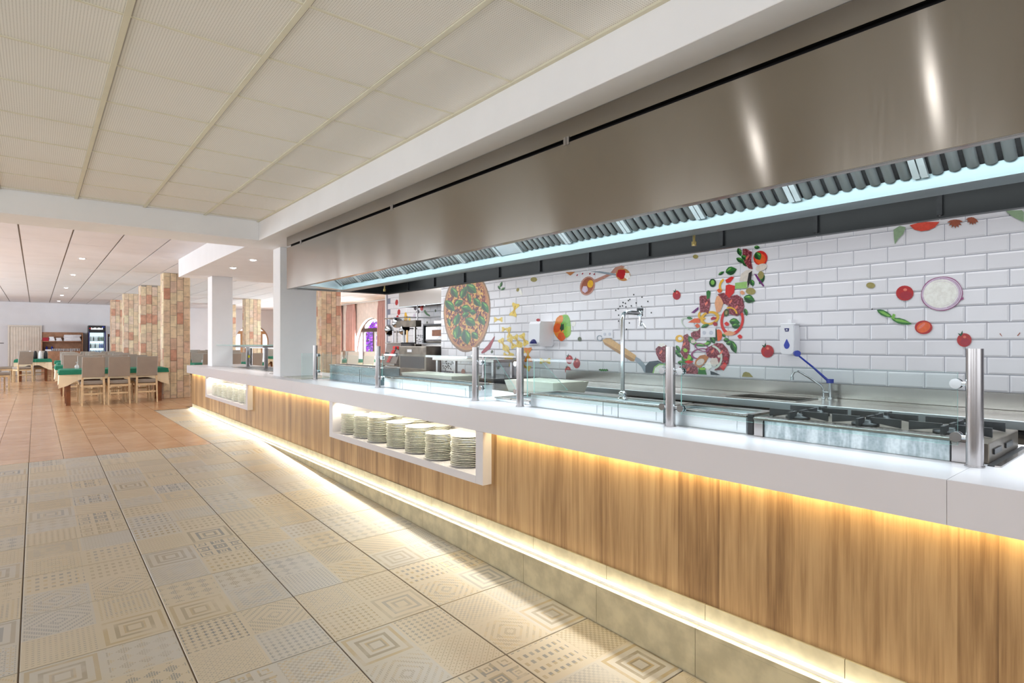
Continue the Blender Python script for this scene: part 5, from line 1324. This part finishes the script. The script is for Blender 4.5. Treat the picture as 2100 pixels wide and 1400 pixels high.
ordn = ['nearest', 'second', 'third', 'fourth', 'fifth', 'sixth']
def set_table(x0, y0, wid, label, nchair=3, rows=(1, 1), grp='', seed=0, dep=0.78, glasses=1, xs=None):
    table(x0, x0 + wid, y0, y0 + dep, label, seed=seed)
    pos = ['left', 'middle', 'right'] if nchair == 3 else ['left', 'right']
    for k in range(nchair):
        cx = x0 + wid * (k + 0.5) / nchair if xs is None else xs[k]
        if rows[0]: chair(cx, y0 - 0.03 + random.uniform(-.02, .02), random.uniform(-.03, .03), '%s taupe chair, back to us, at the %s' % (pos[k], label), grp)
        if rows[1]: chair(cx, y0 + dep + 0.05, PI + random.uniform(-.03, .03), '%s taupe chair on the far side of the %s' % (pos[k], label), grp)
    for k in range(glasses):
        glassware(x0 + 0.25 + 0.55 * k, y0 + dep * 0.6, 0.742, '%s upturned wine glass on the %s' % (['left', 'right', 'rightmost'][k], label))
T1 = 'nearest long table beside the brick pillar'
set_table(0.42, 14.88, 1.80, T1, grp='chairs at the nearest long table', seed=1, xs=(0.90, 1.345, 1.85))
for k, yy in enumerate((17.6, 19.9, 22.2)):
    set_table(0.50 if k else 0.42, yy, 1.62, '%s long table left of the pillars' % ordn[k + 1], grp='chairs at the long tables left of the pillars', seed=2 + k, glasses=2)
# left group by the door
set_table(-0.50, 25.0, 0.85, 'small table before the slatted door', nchair=2, rows=(0, 1), grp='chairs at the small table by the door', seed=8, glasses=1)
chair(-0.78, 25.3, -PI / 2 + 0.25, 'taupe chair turned sideways at the left end of the small table by the door', 'chairs at the small table by the door')
chair(-0.35, 24.75, 0.35, 'taupe chair angled before the small table by the door, front left', 'chairs at the small table by the door')
chair(0.62, 25.3, PI / 2, 'taupe chair at the right end of the small table by the door', 'chairs at the small table by the door')
chair(-0.80, 20.6, -PI / 2 + 0.3, 'taupe chair seen from the side at the left edge of the photo, front one', 'chairs at the left edge')
chair(-1.05, 22.4, -PI / 2 + 0.3, 'taupe chair seen from the side at the left edge of the photo, rear one', 'chairs at the left edge')
set_table(-2.3, 20.2, 1.25, 'table cut by the left edge of the photo', nchair=2, rows=(0, 0), grp='', seed=9, glasses=0)
# kettles and salt jars on the small table
for k, (dx, mt, lb) in enumerate(((0.0, 'white_plastic', 'white vacuum jug on the small table by the door, left of the black one'), (0.1, 'black_plastic', 'black vacuum jug on the small table by the door'), (0.2, 'white_plastic', 'white vacuum jug on the small table by the door, right of the black one'), (0.31, 'black_plastic', 'second black vacuum jug on the small table by the door, rightmost'))):
    m_ = MB().lathe([(0.0, 0), (0.05, 0), (0.055, 0.02), (0.05, 0.2), (0.03, 0.25), (0.03, 0.27), (0, 0.275)], n=14)
    tag(obj('vacuum_jug', m_, mt, None, (-0.15 + dx * 1.3, 25.35 + 0.1 * (k % 2), 0.742)), lb, 'jug', 'vacuum jugs on the small table')
# right of the brick row, seen over the counter
for k, (x, y) in enumerate(((3.3, 17.2), (3.3, 20.8), (4.6, 24.6))):
    set_table(x, y, 1.68, '%s table beyond the counter end' % ordn[k], grp='chairs beyond the far end of the counter', seed=20 + k, glasses=2)
for k, (x, y) in enumerate(((7.0, 17.8), (7.2, 20.6), (7.3, 23.6))):
    set_table(x, y, 1.68, '%s table before the arched windows' % ordn[k], grp='chairs before the arched windows', seed=30 + k, glasses=2)
# buffet with crockery in front of the far wall
b = tag(empty('buffet_table', (1.0, 27.2, 0)), 'long low buffet table with crockery in front of the drinks fridge', 'table')
obj('top', MB().box(-0.35, 1.9, 0, 0.8, 0.80, 0.84), 'shelf_wood', b); obj('body', MB().box(-0.3, 1.85, 0.05, 0.75, 0, 0.7995), 'vinyl', b)
for k in range(11):
    mug(0.75 + k * 0.2, 27.35 + 0.2 * (k % 3), 0.8405, ['small white', 'large white', 'tilted-looking white'][k % 3] + ' bowl on the buffet before the fridge, %s from the left' % ['first', 'second', 'third', 'fourth', 'fifth', 'sixth', 'seventh', 'eighth', 'ninth', 'tenth', 'eleventh'][k], 1.0 + 0.5 * (k % 3 == 1))
tag(obj('blue_tray', MB().box(2.15, 2.55, 27.3, 27.5, 0.8405, 0.93, ch=0.01), 'fridge_tray'), 'pale blue box on the right end of the buffet', 'box') if False else None
# ---- drinks fridge
FX0, FX1, FY = 1.66, 2.24, 29.35
f = tag(empty('drinks_fridge', ((FX0 + FX1) / 2, FY, 0)), 'tall glass-door drinks fridge with a dark header sign against the far wall', 'fridge')
W_ = (FX1 - FX0) / 2
obj('cabinet', MB().box(-W_, W_, 0.62, 0.66, 0.0, 2.0).box(-W_, -W_ + 0.035, 0.0, 0.6195, 0.0, 2.0).box(W_ - 0.035, W_, 0.0, 0.6195, 0.0, 2.0).box(-W_ + 0.035, W_ - 0.035, 0, 0.6195, 1.72, 2.0).box(-W_ + 0.035, W_ - 0.035, 0, 0.6195, 0, 0.25), 'black_plastic', f)
obj('header_sign', MB().box(-W_ + 0.02, W_ - 0.02, -0.012, -0.0005, 1.76, 1.97), 'navy_dark', f) if 'navy_dark' in MATS else obj('header_sign', MB().box(-W_ + 0.02, W_ - 0.02, -0.012, -0.0005, 1.76, 1.97), 'green_dark' if 'green_dark' in MATS else 'black_iron', f)
sg = MB()
for k in range(9): sg.box(-0.20 + k * 0.045, -0.20 + k * 0.045 + 0.030, -0.016, -0.0125, 1.835, 1.835 + (0.075 if k % 3 != 1 else 0.055))
obj('header_lettering', sg, 'screen_white', f)
obj('header_mark', MB().cyl((-0.235, -0.016, 1.88), (-0.235, -0.0125, 1.88), 0.026, n=12), 'red_plastic', f)
obj('header_badge', MB().box(0.17, 0.25, -0.016, -0.0125, 1.92, 1.965), 'blue_plastic', f)
obj('lit_back', MB().box(-W_ + 0.036, W_ - 0.036, 0.60, 0.6195, 0.26, 1.71), 'fridge_glow', f)
for z in (0.5, 0.78, 1.06, 1.35): obj('shelf', MB().box(-W_ + 0.036, W_ - 0.036, 0.04, 0.595, z, z + 0.012), 'white_plastic', f)
obj('door_glass', MB().box(-W_ + 0.02, W_ - 0.02, -0.011, -0.003, 0.25, 1.74), 'guard_glass', f)
obj('door_frame', MB().box(-W_, -W_ + 0.04, -0.03, -0.0125, 0.22, 1.755).box(W_ - 0.04, W_, -0.03, -0.0125, 0.22, 1.755), 'navy_plastic', f)
for zi, z in enumerate((0.78, 1.06, 1.35)):
    for k in range(9):
        col = ['navy_plastic', 'blue_plastic', 'foliage'][zi % 3] if (k > 5 or zi == 0) else ['white_plastic', 'black_plastic', 'white_plastic'][(k + zi) % 3]
        m_ = MB().lathe([(0.0, 0), (0.022, 0), (0.022, 0.13), (0.009, 0.18), (0.009, 0.20), (0, 0.2)], n=10)
        tag(obj('bottle', m_, col, None, ((FX0 + FX1) / 2 - W_ + 0.075 + k * 0.052, FY + 0.10, z + 0.0125)), 'small bottle on the %s shelf of the drinks fridge, %s from the left' % (['lowest lit', 'middle', 'upper'][zi], ['first', 'second', 'third', 'fourth', 'fifth', 'sixth', 'seventh', 'eighth', 'ninth'][k]), 'bottle', 'bottles in the drinks fridge')
# ---- wall unit with linen
s = tag(empty('shelf_unit', (0.16, 29.75, 0)), 'wooden wall unit with linen and glasses between the pale door and the fridge', 'shelf unit')
obj('cabinet', MB().box(0, 1.34, 0, 0.42, 0.0, 0.95), 'shelf_wood', s)
obj('back', MB().box(0, 1.34, 0.40, 0.42, 0.951, 1.72), 'shelf_wood', s)
obj('side', MB().box(0, 0.03, 0, 0.3995, 0.951, 1.40), 'shelf_wood', s); obj('side', MB().box(1.31, 1.34, 0, 0.3995, 0.951, 1.70), 'shelf_wood', s)
obj('shelf', MB().box(0.031, 1.309, 0, 0.3995, 1.33, 1.355), 'shelf_wood', s)
tag(obj('red_box', MB().box(0.20, 0.39, 29.8, 30.0, 1.3555, 1.50, ch=0.004), 'red_card'), 'red box on the left end of the wooden shelf', 'box')
def pile(x0, x1, y, z, n, h, label):
    r = tag(empty('linen_pile', (x0, y, z)), label, 'linen', 'white linen piles on the shelf')
    for k in range(n): obj('folded_cloth', MB().cbox(0.01 * (k % 2), x1 - x0 - 0.02 * (k % 3), 0.0, 0.3, k * h + 0.0005, (k + 1) * h, h * .3), 'towel', r)
pile(0.40, 0.60, 29.8, 1.3555, 3, 0.06, 'small pile of white napkins beside the red box'); pile(0.62, 0.83, 29.8, 1.3555, 3, 0.045, 'lower pile of white napkins in the middle of the shelf'); pile(0.87, 1.45, 29.8, 1.3555, 4, 0.065, 'wide stack of white towels on the right of the shelf')
for k in range(16):
    m_ = MB().lathe([(0.022, 0), (0.026, 0.1), (0.025, 0.1)], n=10)
    tag(obj('drinking_glass', m_, 'guard_glass_bright', None, (0.52 + k * 0.058, 29.85 + 0.05 * (k % 2), 0.9515)), '%s clear glass from the left on the lower shelf of the wall unit' % (['first', 'second', 'third', 'fourth', 'fifth', 'sixth', 'seventh', 'eighth', 'ninth', 'tenth', 'eleventh', 'twelfth', 'thirteenth', 'fourteenth', 'fifteenth', 'sixteenth'][k]), 'glass', 'glasses on the wooden wall unit')
tag(obj('white_box', MB().box(0.28, 0.48, 29.82, 29.95, 0.9515, 1.02, ch=0.004), 'white_plastic'), 'low white box on the lower shelf, left of the glasses', 'box')
for k, x in enumerate((0.33, 0.50)):
    tag(obj('blue_spray_bottle', MB().lathe([(0, 0), (0.035, 0), (0.035, 0.14), (0.012, 0.18), (0.012, 0.2), (0, 0.2)], n=12), 'blue_plastic', None, (x, 30.05, 0.9515)), ['left', 'right'][k] + ' blue bottle behind the low white box on the wall unit', 'bottle')
# ---- door with slats on the far wall, coat stand, side stand
d_ = tag(obj('door_1', MB().box(-0.80, 0.12, 30.13, 30.19, 0, 1.93), 'door_paint'), kind='structure')
for k in range(11): obj('slat', MB().box(-0.78 + k * 0.0815, -0.78 + k * 0.0815 + 0.074, 30.118, 30.1295, 0.02, 1.92, ch=0.003), 'door_paint', d_)
obj('door_frame', MB().box(-0.86, -0.805, 30.10, 30.19, 0, 1.99).box(0.125, 0.18, 30.10, 30.19, 0, 1.99).box(-0.805, 0.125, 30.10, 30.19, 1.935, 1.99), 'print_mushroom', d_)
t = tag(empty('coat_rack', (2.36, 29.9, 0)), 'wooden rack with a green and grey cloth hanging beside the drinks fridge', 'rack')
obj('post', MB().box(0, 0.06, 0, 0.06, 0, 1.66), 'dark_wood', t); obj('cloth', MB().cbox(0.02, 0.14, -0.08, -0.005, 0.9, 1.55, 0.02), 'far_wall_paint', t); obj('cloth', MB().cbox(0.145, 0.19, -0.08, -0.005, 0.95, 1.65, 0.015), 'foliage', t)
t = tag(empty('drink_stand', (-0.98, 22.9, 0)), 'white stand with a dark round top at the left edge of the photo', 'stand')
obj('body', MB().lathe([(0.0, 0), (0.12, 0), (0.12, 1.2), (0.1, 1.26), (0, 1.27)], n=16), 'white_plastic', t); obj('top', MB().lathe([(0, 0), (0.24, 0), (0.24, 0.02), (0, 0.025)], (0, 0, 1.2705), n=18), 'black_plastic', t)
# ---- curtains
def curtain(axis, p, a0, a1, label, folds):
    m_ = MB(); n = folds * 8; v = []; f = []
    for i in range(n + 1):
        t = a0 + (a1 - a0) * i / n; w1 = 0.075 * math.sin(2 * PI * folds * i / n); wt = 0.35
        for z, s_ in ((0.02, 1.0), (2.5, 0.9), (2.78, wt), (2.87, 0.5)):
            q = p + w1 * s_; v.append((q, t, z) if axis == 'x' else (t, q, z))
        if i:
            for k in range(3): f.append((4 * i - 4 + k, 4 * i + k, 4 * i + k + 1, 4 * i - 3 + k))
    m_.add(v, f, smooth=True)
    o = obj('curtain', m_, 'curtain'); md = o.modifiers.new('thick', 'SOLIDIFY'); md.thickness = 0.006
    return tag(o, label, 'curtain', 'pink curtains')
curtain('x', 10.0, 18.6, 20.05, 'wide dusty pink curtain right of the arched window with purple flowers', 9)
curtain('x', 10.0, 22.15, 22.9, 'dusty pink curtain left of the arched window with purple flowers', 5)
curtain('x', 10.0, 23.5, 24.1, 'dusty pink curtain glimpsed left of the brick pillar under the hood end', 4)
curtain('x', 10.0, 27.6, 28.5, 'dusty pink curtain in the far corner, right of the pale arched window', 5)
tag(obj('curtain_rail', MB().box(9.97, 10.03, 12.0, 30.0, 2.87, 2.905), 'white_plastic'), 'white curtain rail under the ceiling along the arched windows', 'rail')
# ---- bougainvillea outside the arched window
bg = empty('bougainvillea', (12.4, 26.2, -0.1)); tag(bg, 'purple flowering bougainvillea outside the arched window', 'shrub')
def leaves(name, n, col, sx, sy, sz, z0, seed, size):
    rnd = random.Random(seed); m_ = MB()
    for k in range(n):
        a, b, c = rnd.gauss(0, sx), rnd.gauss(0, sy), z0 + rnd.random() * sz
        d1 = Vector((rnd.uniform(-1, 1), rnd.uniform(-1, 1), rnd.uniform(-1, 1))).normalized() * size; d2 = d1.orthogonal().normalized() * size * .6
        p = Vector((a, b, c)); m_.add([p - d1, p + d2, p + d1, p - d2], [(0, 1, 2, 3)])
    o = obj(name, m_, col, bg, fix=False); o['kind'] = 'stuff'; return o
leaves('blossom', 3200, 'bougainvillea', 0.25, 0.42, 2.2, 0.2, 3, 0.07); leaves('leaf', 900, 'foliage', 0.25, 0.6, 2.6, 0.2, 4, 0.06)
obj('trunk', MB().tube([(0, 0, 0), (0.05, 0.1, 0.7), (0.0, -0.1, 1.6), (0.1, 0.2, 2.2)], [0.05, 0.04, 0.03, 0.015], 8), 'dark_wood', bg)
emit('lamp_bright', (0.95, 0.96, 1.0), 115.0)
# ---- recessed downlights
def downlight(x, y, z, label, power=8, r=0.045):
    if power < 5: r = 0.028
    t = tag(empty('downlight', (x, y, z)), label, 'ceiling light', 'recessed ceiling spots')
    obj('ring', MB().lathe([(r, -0.004), (r + 0.022, -0.006), (r + 0.024, -0.0005)], n=20), 'white_plastic', t)
    obj('lamp', MB().lathe([(0.0, -0.016), (r * .6, -0.013), (r, -0.005)], n=20), 'lamp_bright' if power < 5 else 'lamp_glow', t)
    l = D.lights.new('spot', 'SPOT'); l.energy = power * 3; l.spot_size = 1.9; l.spot_blend = 0.6; l.color = (1, 0.96, 0.9); l.shadow_soft_size = 0.05
    o = D.objects.new('downlight_beam', l); C.objects.link(o); o.parent = t; o.location = (0, 0, -0.03)
downlight(2.58, 10.55, 2.569, 'bright spot in the bulkhead over the far counter, left one'); downlight(2.57, 9.35, 2.569, 'bright spot in the bulkhead over the far counter, right one')
downlight(0.72, 1.0, 2.792, 'recessed ceiling spot in front of the hood, the nearer of two', 3)
downlight(0.55, 2.15, 2.792, 'recessed ceiling spot in front of the hood, the farther of two', 3)
downlight(4.65, 15.7, 2.911, 'spot in the far ceiling between the two white columns')
for k, y in enumerate((13.76, 17.2, 21.4, 24.9, 28.4)): downlight(0.68, y, 2.911, '%s ceiling spot in the row over the dining tables' % ['nearest', 'second', 'third', 'fourth', 'farthest'][k])
